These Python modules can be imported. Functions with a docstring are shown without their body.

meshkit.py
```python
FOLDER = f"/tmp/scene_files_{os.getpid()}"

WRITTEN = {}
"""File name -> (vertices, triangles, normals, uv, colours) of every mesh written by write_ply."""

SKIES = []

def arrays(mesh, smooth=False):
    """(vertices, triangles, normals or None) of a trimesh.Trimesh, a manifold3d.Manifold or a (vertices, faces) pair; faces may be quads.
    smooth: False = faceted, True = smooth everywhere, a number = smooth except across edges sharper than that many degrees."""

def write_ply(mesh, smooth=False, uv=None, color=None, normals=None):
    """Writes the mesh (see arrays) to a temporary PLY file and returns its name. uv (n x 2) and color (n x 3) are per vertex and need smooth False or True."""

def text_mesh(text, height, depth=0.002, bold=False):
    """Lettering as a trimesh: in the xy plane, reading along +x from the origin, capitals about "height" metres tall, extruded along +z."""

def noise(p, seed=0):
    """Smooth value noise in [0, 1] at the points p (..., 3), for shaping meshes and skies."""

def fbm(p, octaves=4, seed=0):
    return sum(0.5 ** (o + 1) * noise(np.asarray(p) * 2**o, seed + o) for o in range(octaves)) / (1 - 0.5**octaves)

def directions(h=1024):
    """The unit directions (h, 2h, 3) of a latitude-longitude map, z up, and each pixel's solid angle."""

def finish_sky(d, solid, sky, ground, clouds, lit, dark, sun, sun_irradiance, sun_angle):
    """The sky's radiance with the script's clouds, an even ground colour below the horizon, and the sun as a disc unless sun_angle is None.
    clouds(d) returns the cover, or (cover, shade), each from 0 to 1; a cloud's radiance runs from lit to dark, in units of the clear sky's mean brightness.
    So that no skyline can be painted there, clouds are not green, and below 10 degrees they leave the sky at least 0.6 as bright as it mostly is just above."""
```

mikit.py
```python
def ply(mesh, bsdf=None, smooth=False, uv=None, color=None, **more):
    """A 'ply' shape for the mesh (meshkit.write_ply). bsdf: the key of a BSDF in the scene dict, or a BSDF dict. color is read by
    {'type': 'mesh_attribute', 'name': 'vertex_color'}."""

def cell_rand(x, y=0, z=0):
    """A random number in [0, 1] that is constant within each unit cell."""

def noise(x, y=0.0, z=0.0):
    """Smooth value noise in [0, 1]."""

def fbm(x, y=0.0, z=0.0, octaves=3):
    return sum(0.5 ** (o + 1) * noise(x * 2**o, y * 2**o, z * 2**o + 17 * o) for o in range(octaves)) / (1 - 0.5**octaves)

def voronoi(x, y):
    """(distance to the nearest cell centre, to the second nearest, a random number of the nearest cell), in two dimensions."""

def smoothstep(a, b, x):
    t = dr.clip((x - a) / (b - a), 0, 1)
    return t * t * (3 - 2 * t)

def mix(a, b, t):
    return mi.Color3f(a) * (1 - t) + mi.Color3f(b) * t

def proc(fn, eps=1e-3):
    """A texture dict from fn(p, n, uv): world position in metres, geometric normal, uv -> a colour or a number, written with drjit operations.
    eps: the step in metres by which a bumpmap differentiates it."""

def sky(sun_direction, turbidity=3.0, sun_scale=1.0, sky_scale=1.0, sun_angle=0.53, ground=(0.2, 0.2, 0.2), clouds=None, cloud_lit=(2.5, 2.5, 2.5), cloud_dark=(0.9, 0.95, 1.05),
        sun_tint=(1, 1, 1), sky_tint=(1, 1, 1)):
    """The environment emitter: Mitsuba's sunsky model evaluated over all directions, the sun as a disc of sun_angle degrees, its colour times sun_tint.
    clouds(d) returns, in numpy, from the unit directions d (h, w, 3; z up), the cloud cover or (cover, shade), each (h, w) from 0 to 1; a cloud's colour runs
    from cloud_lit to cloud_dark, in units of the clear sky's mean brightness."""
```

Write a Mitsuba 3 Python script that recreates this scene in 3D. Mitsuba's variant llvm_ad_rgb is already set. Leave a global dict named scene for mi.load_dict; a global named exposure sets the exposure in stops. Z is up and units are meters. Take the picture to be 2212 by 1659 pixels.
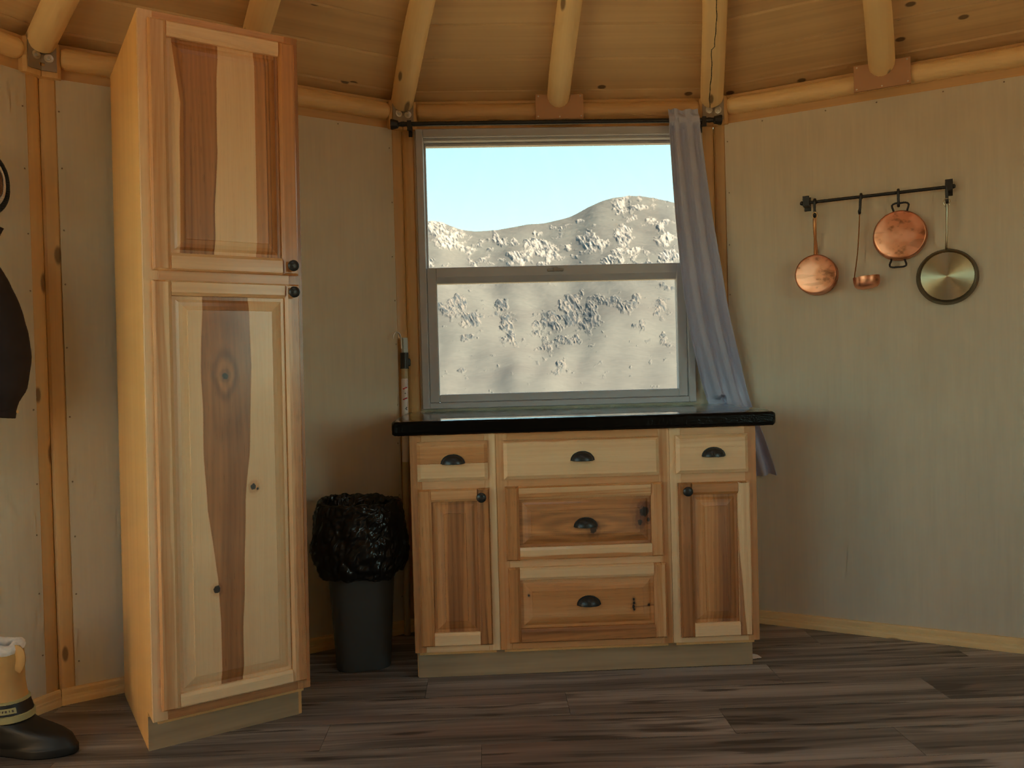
import math, random
import numpy as np, trimesh, drjit as dr, mitsuba as mi
import manifold3d as m3
from shapely.geometry import Polygon, box as sbox, Point
import mikit, meshkit
from mikit import noise, fbm, voronoi, cell_rand, smoothstep, mix

T = mi.ScalarTransform4f
scene, labels = {}, {}
rng = np.random.default_rng(7)

# ------------------------------------------------------------------ camera
FPX, PITCH, ROLL, CAMH = 1771.66, -0.01384, -0.02628, 1.08009
_cp, _sp = math.cos(PITCH), math.sin(PITCH)
_fwd = np.array([0, _cp, _sp]); _r0 = np.array([1.0, 0, 0]); _u0 = np.array([0, -_sp, _cp])
_up = -math.sin(ROLL) * _r0 + math.cos(ROLL) * _u0
EYE = np.array([0, 0, CAMH])
scene['camera'] = {'type': 'perspective', 'fov': math.degrees(2 * math.atan(1106 / FPX)), 'fov_axis': 'x', 'near_clip': 0.02, 'far_clip': 5000.0,
                   'to_world': T().look_at(origin=EYE.tolist(), target=(EYE + _fwd).tolist(), up=_up.tolist())}
# ------------------------------------------------------------------ sky, sun, exposure
SUN = np.array([0.66, -0.08, 0.75])
scene['sky'] = mikit.sky(SUN, turbidity=3.0, sun_scale=1.0, sky_scale=1.0, sun_angle=0.6, ground=(0.12, 0.11, 0.08), sun_tint=(1.0, 0.90, 0.74), sky_tint=(0.85, 0.92, 0.60))
exposure = 5.2

# ------------------------------------------------------------------ helpers
def add(key, mesh, bsdf, smooth=False, uv=None, color=None, label=None, cat=None, group=None, kind=None):
    k, n = key, 0
    while k in scene:
        n += 1; k = f'{key}_{n:03d}'
    scene[k] = mikit.ply(mesh, bsdf, smooth, uv, color)
    tag(k, label, cat, group, kind)
    return k

used_things = set()
def thing(name, label=None, cat=None, group=None, kind=None):
    k, n = name, 0
    while k in used_things or k in scene:
        n += 1; k = f'{name}_{n:03d}'
    used_things.add(k)
    tag(k, label, cat, group, kind)
    return k

def tag(k, label=None, cat=None, group=None, kind=None):
    d = {a: b for a, b in (('label', label), ('category', cat), ('group', group), ('kind', kind)) if b}
    if d: labels[k] = d

def tm(v, f): return trimesh.Trimesh(np.asarray(v, float), np.asarray(f, int), process=False)
def cat_(ms): return trimesh.util.concatenate(ms)
def hull(pts): return trimesh.convex.convex_hull(np.asarray(pts, float))

def cbox(x0, x1, y0, y1, z0, z1, c=0.002):
    c = min(c, 0.45 * min(x1 - x0, y1 - y0, z1 - z0)); P = []
    for X, sx in ((x0, 1), (x1, -1)):
        for Y, sy in ((y0, 1), (y1, -1)):
            for Z, sz in ((z0, 1), (z1, -1)):
                P += [(X + sx * c, Y + sy * c, Z), (X + sx * c, Y, Z + sz * c), (X, Y + sy * c, Z + sz * c)]
    return hull(P)
def box(x0, x1, y0, y1, z0, z1):
    m = trimesh.creation.box(extents=(x1 - x0, y1 - y0, z1 - z0)); m.apply_translation(((x0 + x1) / 2, (y0 + y1) / 2, (z0 + z1) / 2)); return m

def tube(pts, r, sides=10, caps=True, squash=None):
    """A swept round bar through pts; r a number or one per point."""
    p = np.asarray(pts, float); n = len(p); r = np.broadcast_to(r, (n,))
    t = np.gradient(p, axis=0); t /= np.linalg.norm(t, axis=1, keepdims=True) + 1e-12
    a = np.cross(t[0], [0, 0, 1.0] if abs(t[0][2]) < 0.9 else [1.0, 0, 0]); a /= np.linalg.norm(a)
    A, B = [], []
    for i in range(n):
        a = a - t[i] * (a @ t[i]); a /= np.linalg.norm(a); A.append(a); B.append(np.cross(t[i], a))
    A, B = np.array(A), np.array(B)
    th = np.arange(sides) * 2 * np.pi / sides
    sq = squash or (1, 1)
    v = p[:, None] + r[:, None, None] * (sq[0] * np.cos(th)[None, :, None] * A[:, None] + sq[1] * np.sin(th)[None, :, None] * B[:, None])
    v = v.reshape(-1, 3); f = []
    for i in range(n - 1):
        for j in range(sides):
            a0, a1 = i * sides + j, i * sides + (j + 1) % sides
            f += [(a0, a1, a1 + sides), (a0, a1 + sides, a0 + sides)]
    if caps:
        v = np.vstack([v, p[0], p[-1]]); k = n * sides
        for j in range(sides):
            f += [(k, (j + 1) % sides, j), (k + 1, (n - 1) * sides + j, (n - 1) * sides + (j + 1) % sides)]
    m = tm(v, f)
    return m

def lathe(prof, sections=40):
    """prof: (r, h) list, revolved about local z."""
    return trimesh.creation.revolve(np.asarray(prof, float), sections=sections)
def orient(m, axis):
    """turn local +z into axis ('-y' = towards the room)."""
    R = {'-y': [[1, 0, 0], [0, 0, -1], [0, 1, 0]], 'x': [[0, 0, 1], [0, 1, 0], [-1, 0, 0]]}[axis]
    m = m.copy(); m.vertices = m.vertices @ np.array(R, float).T; return m
def move(m, x, y, z): m = m.copy(); m.apply_translation((x, y, z)); return m
def bez(P, n=16):
    P = np.asarray(P, float)
    from scipy.interpolate import CubicSpline
    s = np.r_[0, np.cumsum(np.linalg.norm(np.diff(P, axis=0), axis=1))]
    return CubicSpline(s, P)(np.linspace(0, s[-1], n))
def prism(poly, h):
    return trimesh.creation.extrude_polygon(poly, h, engine='earcut')

class Frame:
    """local x along the wall (left to right), y into the wall, z up."""
    def __init__(s, o, a, shear=None): s.o, s.a, s.shear = np.asarray(o, float), a, shear
    def pts(s, v):
        v = np.array(v, float)
        x = v[:, 0] + (s.shear[0] * (v[:, 2] - s.shear[1]) if s.shear else 0)
        c, d = math.cos(s.a), math.sin(s.a)
        return np.stack([s.o[0] + x * c - v[:, 1] * d, s.o[1] + x * d + v[:, 1] * c, v[:, 2]], 1)
    def pt(s, x, y, z): return s.pts([[x, y, z]])[0]
    def m(s, mesh):
        mesh = mesh.copy(); mesh.vertices = s.pts(mesh.vertices); return mesh

AL, SIDE = 0.04054, 1.328
T30 = math.radians(30)
def d2(a): return np.array([math.cos(a), math.sin(a)])
_B = np.array([-0.43721, 3.47084])
RIN = SIDE / 2 / math.tan(T30 / 2)
CEN = _B + d2(AL) * SIDE / 2 + RIN * np.array([math.sin(AL), -math.cos(AL)])
def wall_frame(i):
    a = AL - T30 * i
    o = CEN - RIN * np.array([math.sin(a), -math.cos(a)]) - d2(a) * SIDE / 2
    return Frame(o, a)
WF = [wall_frame(i) for i in range(12)]      # 0 = window wall, 1 = pan wall, 11 = behind the pantry, 10 = coat wall
W2, W3, W1, W0 = WF[0], WF[1], WF[11], WF[10]
PAN = Frame((-1.03305, 2.31561), AL + T30, (0.0085, 1.3))
CAB = Frame((-0.36089, 2.83563), AL)
CORN = [WF[i].pt(0, 0, 0)[:2] for i in range(12)]
ROOM = Polygon(CORN)

# ------------------------------------------------------------------ materials
def gat(arr, i):
    return dr.gather(mi.Float, mi.Float([float(x) for x in arr]), mi.UInt32(dr.clip(i, 0, len(arr) - 1)))
def rough(name, col, r=0.5, metallic=0.0, **k):
    c = col if isinstance(col, dict) else {'type': 'rgb', 'value': list(col)}
    scene[name] = {'type': 'twosided', 'bsdf': {'type': 'principled', 'base_color': c, 'roughness': r, 'metallic': metallic, 'specular': 0.5, **k}}
    return name
def bumped(name, inner, fn, scale=1.0, eps=1e-3):
    scene[name] = {'type': 'twosided', 'bsdf': {'type': 'bumpmap', 'arbitrary': mikit.proc(fn, eps), 'scale': scale, 'bsdf': inner}}
    return name

# --- hickory: piece number in uv.x // 10, local metres in the rest; one table row per piece
HK = [(0.2, 0, 0, 0, 0, 0)]      # base tone, band centre, band half width, band tone, band slope, streak
def hk(tone, c=0.0, w=-1.0, bt=0.0, slope=0.0, streak=0.3):
    HK.append((tone, c, w, bt, slope, streak)); return len(HK) - 1
def ramp3(t, a, b, c):
    t = dr.clip(t, 0, 1)
    return mix(mix(a, b, dr.clip(t * 2, 0, 1)), c, dr.clip(t * 2 - 1, 0, 1))
CREAM, TAN, BROWN = (0.82, 0.575, 0.325), (0.53, 0.225, 0.070), (0.165, 0.050, 0.015)
def hick(u, v, seed, tone, streak):
    w = u + 0.016 * (fbm(u * 9 + seed, v * 2.2, seed) - 0.5)
    g1 = noise(w * 480, v * 9, seed); g2 = fbm(w * 95, v * 2.0, seed * 3.1); g3 = noise(w * 26 + seed, v * 0.8, seed)
    t = tone + 0.32 * streak * (g2 - 0.5) + 0.40 * streak * (g3 - 0.5) + 0.05 * (g1 - 0.5)
    cath = 0.5 + 0.5 * dr.sin((w * (1 + 0.0 * v) + 0.06 * noise(u * 5 + seed, v * 1.3)) * 420)
    t = t + 0.05 * streak * (cath - 0.5)
    pore = smoothstep(0.72, 0.86, noise(w * 700, v * 24, seed)) * (0.25 + 0.75 * smoothstep(0.3, 0.7, tone))
    return ramp3(t, CREAM, TAN, BROWN) * (1 - 0.22 * pore)
def f_hick(p, n, uv):
    k = dr.floor(uv.x / 10); u = uv.x - 10 * k - 5; v = uv.y
    cols = list(zip(*HK))
    tone, c, w, bt, sl, st = (gat(cols[j], k) for j in range(6))
    seed = k * 1.37
    edge = w * (1 + 0.35 * (noise(v * 2.2, seed) - 0.5)) + 0.004 * (noise(v * 14, seed) - 0.5)
    d = dr.abs(u - c - sl * v + 0.012 * (noise(v * 3.0, seed + 4) - 0.5))
    m = dr.select(w > 0, 1 - smoothstep(edge - 0.003, edge + 0.002, d), 0)
    rim = dr.select((w > 0), dr.exp(-dr.square((d - edge) / 0.0025)) * 0.18 * noise(v * 5, seed + 9), 0)
    return hick(u, v, seed, mix_f(tone, bt, m) + rim, st)
def mix_f(a, b, t): return a * (1 - t) + b * t
def lerp_table(v, pts):
    """piecewise linear x(v) through (v, x) points, v rising."""
    out = mi.Float(pts[0][1])
    for (v0, x0), (v1, x1) in zip(pts, pts[1:]):
        out += (x1 - x0) * dr.clip((v - v0) / (v1 - v0), 0, 1)
    return out
def knot(u, v, ku, kv, r, tone, dark, swirl=2.2):
    """darkens a knot with its eye, returns (tone, black)."""
    x, y = (u - ku) / r, (v - kv) / (r * 1.25)
    d = dr.sqrt(x * x + y * y) + 0.9 * (fbm(u * 110, v * 90, 3.0) - 0.5)
    return tone + 0.32 * dr.exp(-dr.square(d / swirl)) + 0.12 * (0.5 + 0.5 * dr.sin(d * 4.5)) * dr.exp(-dr.square(d / (swirl * 1.5))), dr.maximum(dark, 1 - smoothstep(0.8, 1.15, d))
def split(uv): 
    k = dr.floor(uv.x / 10); return uv.x - 10 * k - 5, uv.y
def f_upper(p, n, uv):
    u, v = split(uv)     # cabinet coordinates, x and z
    wob = 0.004 * (noise(v * 9, 2.0) - 0.5)
    L = lerp_table(v, [(1.44, .0985), (1.65, .101), (1.88, .1075), (2.05, .090)]) + wob
    R = lerp_table(v, [(1.44, .195), (1.62, .198), (1.75, .207), (1.95, .2075), (2.07, .2165)]) + 0.003 * (noise(v * 14, 5.0) - 0.5)
    L2 = lerp_table(v, [(1.44, .3165), (2.07, .3195)])
    m1 = smoothstep(-.0015, .0015, u - L) * (1 - smoothstep(-.001, .001, u - R))
    edge = dr.exp(-dr.square((u - R + 0.002) / 0.0032)) * (0.35 + 0.65 * smoothstep(1.95, 1.5, v)) + 0.5 * dr.exp(-dr.square((u - L - 0.012) / 0.003)) + 0.4 * dr.exp(-dr.square((u - L - 0.03) / 0.003)) * smoothstep(1.9, 1.7, v)
    m2 = smoothstep(-.001, .001, u - L2)
    st = dr.exp(-dr.square((u - .352) / 0.0025)) + dr.exp(-dr.square((u - .364 + 0.006 * noise(v * 4, 1.0)) / 0.002)) + dr.exp(-dr.square((u - .384) / 0.003))
    tone = 0.16 + m1 * (0.56 + 0.26 * edge) + m2 * (0.46 + 0.28 * st)
    return hick(u, v, mi.Float(31.7), tone, 0.25 + 0.5 * m1 + 0.5 * m2)
def f_lower(p, n, uv):
    u, v = split(uv)
    L = lerp_table(v, [(.18, .1895), (.37, .190), (.50, .183), (.6, .17), (.70, .157), (.85, .151), (1.08, .1485), (1.2, .151), (1.33, .158)]) + 0.004 * (noise(v * 8, 6.0) - 0.5)
    R = lerp_table(v, [(.18, .249), (.37, .2525), (.60, .262), (.72, .266), (.85, .279), (1.0, .286), (1.12, .291), (1.33, .286)]) + 0.004 * (noise(v * 9, 8.0) - 0.5)
    m = smoothstep(-.002, .0015, u - L) * (1 - smoothstep(-.0015, .002, u - R))
    tone = 0.15 + 0.60 * m
    tone += m * 0.10 * (fbm(u * 30, v * 5, 4.0) - 0.5) + m * 0.06 * dr.exp(-dr.square(dr.minimum(u - L, R - u) / 0.004))
    dark = mi.Float(0)
    # eye of the big knot: the grain runs round it
    ex, ez = (u - .2155) / .030, (v - 1.095) / .062
    e = dr.sqrt(ex * ex + ez * ez) + 0.35 * (fbm(u * 60, v * 20, 9.0) - 0.5)
    tone += m * (0.16 * dr.exp(-dr.square((e - 1.0) / 0.28)) - 0.10 * dr.exp(-dr.square((e - 0.62) / 0.2)) + 0.12 * dr.exp(-dr.square((e - 2.6) / 0.7)) * (fbm(u * 40, v * 9, 2.0)))
    tone, dark = knot(u, v, .2145, 1.094, .0085, tone, dark, 1.2)
    tone, dark = knot(u, v, .291, .7585, .0080, tone, dark, 1.6)
    tone, dark = knot(u, v, .302, .752, .0040, tone, dark, 1.2)
    tone, dark = knot(u, v, .1780, .4675, .0085, tone, dark, 1.3)
    return hick(u, v, mi.Float(12.3), tone, 0.25 + 0.35 * m) * (1 - 0.97 * dark)
def f_middrawer(p, n, uv):
    u, v = split(uv)
    d = (u - .60); y = v - .54
    ring = dr.sqrt(dr.square(y / .035) + dr.square((d - .02) / .16)) + 0.25 * (fbm(u * 14, v * 40, 5.0) - 0.5)
    tone = 0.63 + 0.12 * dr.sin(ring * 9) * dr.exp(-ring * 0.5) + 0.12 * (fbm(u * 5, v * 60, 7.0) - 0.5)
    dark = mi.Float(0)
    tone, dark = knot(u, v, .630, .531, .013, tone, dark, 1.5)
    tone, dark = knot(u, v, .811, .583, .015, tone, dark, 1.9)
    tone, dark = knot(u, v, .795, .547, .009, tone, dark, 1.8)
    tone, dark = knot(u, v, .825, .553, .006, tone, dark, 1.8)
    return hick(v, u, mi.Float(44.1), tone + 0.10 * smoothstep(.70, .83, u), 0.7) * (1 - 0.94 * dark)
def f_lowdrawer(p, n, uv):
    u, v = split(uv)
    tone = 0.48 + 0.14 * (fbm(u * 4, v * 50, 3.0) - 0.5)
    dark = mi.Float(0)
    for kx, kz, r in ((.765, .279, .004), (.766, .266, .0045), (.764, .254, .006), (.766, .244, .004), (.82, .256, .004), (.40, .305, .003)):
        tone, dark = knot(u, v, kx, kz, r, tone, dark, 1.4)
    st = dr.exp(-dr.square((v - .254 + 0.004 * noise(u * 30, 1.0)) / .0025)) * smoothstep(.765, .775, u)
    return hick(v, u, mi.Float(57.9), tone + 0.35 * st, 0.6) * (1 - 0.93 * dark)
WOODR = dict(clearcoat=0.9, clearcoat_gloss=0.92)
rough('hickory', mikit.proc(f_hick), 0.42, **WOODR)
rough('hickory_upper', mikit.proc(f_upper), 0.42, **WOODR)
rough('hickory_lower', mikit.proc(f_lower), 0.42, **WOODR)
rough('hickory_middrawer', mikit.proc(f_middrawer), 0.42, **WOODR)
rough('hickory_lowdrawer', mikit.proc(f_lowdrawer), 0.42, **WOODR)

# --- pine of the poles, rails, posts and ceiling: uv as for hickory
PN = [0.5]
def pn(t): PN.append(t); return len(PN) - 1
def f_pine(p, n, uv):
    k = dr.floor(uv.x / 10); u = uv.x - 10 * k - 5; v = uv.y; seed = k * 2.31
    tone = gat(PN, k)
    w = u + 0.010 * (fbm(u * 12 + seed, v * 2.0, seed) - 0.5)
    g = fbm(w * 110, v * 2.4, seed); g3 = noise(w * 22 + seed, v * 1.1, seed)
    t = tone + 0.16 * (g - 0.5) + 0.16 * (g3 - 0.5)
    a, b, c = voronoi((u * 9 + seed), (v * 3.2 + seed))
    sz = 0.03 + 0.10 * c
    kn = dr.select(c > 0.55, 1 - smoothstep(sz * 0.6, sz * 1.2, a), 0)
    col = ramp3(t, (0.86, 0.66, 0.34), (0.66, 0.42, 0.18), (0.36, 0.185, 0.075))
    return mix(col, (0.10, 0.042, 0.015), 0.75 * kn)
rough('pine', mikit.proc(f_pine), 0.5, clearcoat=0.25, clearcoat_gloss=0.8)
def f_deck(p, n, uv):
    k = dr.floor(uv.x / 10); u = uv.x - 10 * k - 5; v = uv.y; seed = k * 1.91
    tone = gat(PN, k)
    w = u + 0.02 * (fbm(u * 6 + seed, v * 1.2, seed) - 0.5)
    g = fbm(w * 130, v * 1.6, seed); g3 = noise(w * 30 + seed, v * 0.9, seed)
    t = tone + 0.22 * (g - 0.5) + 0.22 * (g3 - 0.5)
    a, b, c = voronoi(u * 6 + seed, v * 3.5 + seed)
    kn = dr.select(c > 0.70, 1 - smoothstep(0.045, 0.075, a), 0)
    col = ramp3(t, (0.76, 0.56, 0.30), (0.60, 0.405, 0.20), (0.36, 0.205, 0.09))
    return mix(col, (0.07, 0.03, 0.012), 0.8 * kn)
rough('deck_pine', mikit.proc(f_deck), 0.5, clearcoat=0.2, clearcoat_gloss=0.8)

# --- painted wood-grain wall board
def f_wall(p, n, uv):
    t = fbm(p.x * 3, p.y * 3, p.z * 2.2); s = noise(p.x * 45, p.y * 45, p.z * 3.5)
    return mix((0.545, 0.475, 0.355), (0.59, 0.525, 0.405), t) * (0.93 + 0.05 * s + 0.09 * fbm(p.x * 160, p.y * 160, p.z * 7.0))
def f_wallbump(p, n, uv):
    u, v = uv.x, uv.y
    w = u + 0.05 * (fbm(u * 5, v * 1.1, 1.0) - 0.5)
    a = fbm(w * 150, v * 5.0, 2.0); b = noise(w * 55, v * 2.2, 5.0)
    crack = smoothstep(0.56, 0.62, b) * (1 - smoothstep(0.62, 0.72, b))
    return 0.0011 * a + 0.0010 * crack * smoothstep(0.35, 0.7, noise(u * 4, v * 1.5, 8.0))
bumped('wall_paint', {'type': 'principled', 'base_color': mikit.proc(f_wall), 'roughness': 0.62, 'specular': 0.35}, f_wallbump, 2.2, 0.0012)
rough('wall_outer', (0.35, 0.28, 0.2), 0.8)

# --- vinyl floor planks: uv.x = across + 10 * plank
def f_floor(p, n, uv):
    k = dr.floor(uv.x / 10); u = uv.x - 10 * k - 5; v = uv.y; s = k * 3.17
    w = u + 0.05 * (fbm(u * 6 + s, v * 1.6, s) - 0.5)
    a = fbm(w * 30, v * 1.5, s, octaves=4); b = fbm(w * 120, v * 3.5, s + 3); c = noise(w * 9 + s, v * 1.3, s)
    t = 0.60 * a + 0.25 * b + 0.25 * c - 0.05 + 0.10 * (cell_rand(k, 3) - 0.5)
    col = ramp3(smoothstep(0.22, 0.80, t), (0.070, 0.061, 0.055), (0.200, 0.175, 0.155), (0.40, 0.36, 0.325))
    dk = smoothstep(0.60, 0.74, fbm(w * 45, v * 4.0, s + 9))
    pk = smoothstep(0.5, 0.8, noise(w * 14, v * 2, s + 21))
    return mix(mix(col, (0.28, 0.19, 0.155), 0.45 * pk), (0.035, 0.028, 0.025), 0.75 * dk)
rough('vinyl_plank', mikit.proc(f_floor), 0.48)
rough('floor_under', (0.03, 0.025, 0.02), 0.8)

def f_ctr(p, n, uv):
    u, v = uv.x, uv.y
    g = fbm(u * 3.0, v * 55 + 3 * noise(u * 2, v * 4), 2.0); b = smoothstep(0.52, 0.72, g)
    return mix((0.004, 0.003, 0.0025), (0.030, 0.009, 0.004), b)
def f_ctrbump(p, n, uv):
    return 0.0009 * fbm(uv.x * 60, uv.y * 260, 3.0) + 0.0006 * fbm(uv.x * 400, uv.y * 300, 1.0)
rough('counter_top', mikit.proc(f_ctr), 0.06)
bumped('counter_edge', {'type': 'principled', 'base_color': {'type': 'rgb', 'value': [0.0022, 0.0017, 0.0015]}, 'roughness': 0.22, 'specular': 0.12}, f_ctrbump, 1.0, 0.0008)
def f_toe(p, n, uv):
    g = fbm(uv.x * 4, uv.y * 70, 3.0)
    return mix((0.46, 0.325, 0.19), (0.32, 0.215, 0.12), g)
rough('toe_wood', mikit.proc(f_toe), 0.5)
def f_side(p, n, uv):
    g = fbm(uv.x * 40, uv.y * 1.5, 3.0); h = noise(uv.x * 8, uv.y * .7, 6.0)
    return mix((0.79, 0.47, 0.18), (0.66, 0.36, 0.12), 0.6 * g + 0.4 * h)
rough('maple_side', mikit.proc(f_side), 0.38, clearcoat=0.5, clearcoat_gloss=0.85)
rough('black_metal', (0.012, 0.012, 0.013), 0.38)
rough('bronze_black', (0.016, 0.017, 0.018), 0.34)
rough('bracket_metal', (0.30, 0.25, 0.20), 0.45, 0.6)
rough('bolt_zinc', (0.60, 0.58, 0.55), 0.32, 1.0)
rough('vinyl_frame', (0.41, 0.41, 0.43), 0.45)
rough('latch_grey', (0.30, 0.28, 0.26), 0.4)
rough('plywood', (0.42, 0.225, 0.115), 0.55)
scene['glass'] = {'type': 'thindielectric', 'int_ior': 1.5}
scene['tinted_glass'] = {'type': 'thindielectric', 'int_ior': 1.5, 'specular_transmittance': 0.38}
scene['dome'] = {'type': 'thindielectric', 'int_ior': 1.49}
def f_cu(p, n, uv):
    a = fbm(p.x * 16 + 3, p.y * 16, p.z * 16); b = fbm(p.x * 60, p.y * 60, p.z * 60); w = fbm(p.x * 9, p.y * 9, p.z * 30)
    c = mix((0.86, 0.42, 0.27), (0.68, 0.27, 0.14), smoothstep(0.35, 0.65, a))
    return mix(c, (0.22, 0.08, 0.035), 0.75 * smoothstep(0.56, 0.72, 0.6 * a + 0.4 * b) + 0.3 * smoothstep(0.6, 0.7, w))
rough('copper', mikit.proc(f_cu), 0.36, 1.0)
rough('copper_dark', (0.42, 0.20, 0.09), 0.30, 1.0)
rough('brass_edge', (0.75, 0.52, 0.28), 0.25, 1.0)
scene['brushed_steel'] = {'type': 'twosided', 'bsdf': {'type': 'roughconductor', 'distribution': 'ggx', 'alpha_u': 0.07, 'alpha_v': 0.38, 'specular_reflectance': {'type': 'rgb', 'value': [0.50, 0.46, 0.32]}}}
rough('steel', (0.50, 0.46, 0.36), 0.22, 1.0)
rough('steel_dark', (0.16, 0.14, 0.10), 0.3, 1.0)
def f_cloth(p, n, uv):
    g = noise(p.x * 900, p.y * 900, p.z * 900); h = fbm(p.x * 14, p.y * 14, p.z * 6)
    return mix((0.36, 0.385, 0.50), (0.44, 0.465, 0.60), 0.5 * g + 0.5 * h)
scene['curtain_cloth'] = {'type': 'twosided', 'bsdf': {'type': 'principled', 'base_color': mikit.proc(f_cloth), 'roughness': 0.75, 'sheen': 0.4, 'specular': 0.2}}
rough('bag_plastic', (0.004, 0.004, 0.0045), 0.2, specular=0.35)
rough('can_plastic', (0.05, 0.055, 0.055), 0.5)
rough('jacket_cloth', mikit.proc(lambda p, n, uv: mix((0.013, 0.008, 0.008), (0.022, 0.012, 0.012), fbm(p.x * 30, p.y * 30, p.z * 30))), 0.85)
def knit(a, b):
    return lambda p, n, uv: mix(a, b, 0.5 + 0.5 * dr.sin(p.z * 900 + 4 * noise(p.x * 80, p.y * 80, p.z * 80)))
rough('knit_black', mikit.proc(knit((0.010, 0.011, 0.012), (0.03, 0.033, 0.034))), 0.95)
rough('knit_white', mikit.proc(knit((0.50, 0.44, 0.40), (0.62, 0.56, 0.52))), 0.95)
rough('knit_brown', mikit.proc(knit((0.12, 0.06, 0.03), (0.19, 0.10, 0.05))), 0.95)
rough('knit_tan', (0.55, 0.40, 0.18), 0.9)
rough('boot_leather', mikit.proc(lambda p, n, uv: mix((0.56, 0.34, 0.12), (0.42, 0.23, 0.08), fbm(p.x * 22, p.y * 22, p.z * 14))), 0.6)
rough('boot_rubber', (0.006, 0.0065, 0.0065), 0.5)
rough('boot_trim', (0.36, 0.33, 0.16), 0.5)
rough('fleece', mikit.proc(lambda p, n, uv: mix((0.62, 0.58, 0.55), (0.80, 0.77, 0.74), fbm(p.x * 120, p.y * 120, p.z * 120))), 0.95)
rough('paper', (0.78, 0.80, 0.85), 0.7)
rough('pole_cap', (0.42, 0.47, 0.48), 0.35)
rough('pole_tan', (0.42, 0.33, 0.19), 0.4)
rough('label_white', (0.66, 0.60, 0.58), 0.5)
rough('label_red', (0.45, 0.03, 0.05), 0.5)
rough('label_pink', (0.45, 0.20, 0.26), 0.5)
rough('label_dark', (0.06, 0.04, 0.04), 0.5)

# ------------------------------------------------------------------ wood pieces with grain-following uv
def wuv(mesh, axis, k, cx=None, raw=False):
    """(vertices, faces), uv: unwelded, u across and v along the grain axis ('x','y','z')."""
    tri = mesh.triangles; nr = np.abs(mesh.face_normals); v = tri.reshape(-1, 3)
    nrm = np.repeat(nr, 3, axis=0); ax = 'xyz'.index(axis); o = [i for i in range(3) if i != ax]
    c = v.mean(0) if cx is None else cx
    dom = nrm.argmax(1)
    across = np.where(dom == o[0], v[:, o[1]] - (0 if raw else c[o[1]]), v[:, o[0]] - (0 if raw else c[o[0]]))
    along = np.where(dom == ax, v[:, o[1]], v[:, ax])
    uv = np.stack([across + 10 * k + 5, along], 1)
    return tm(v, np.arange(len(v)).reshape(-1, 3)), uv
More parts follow.
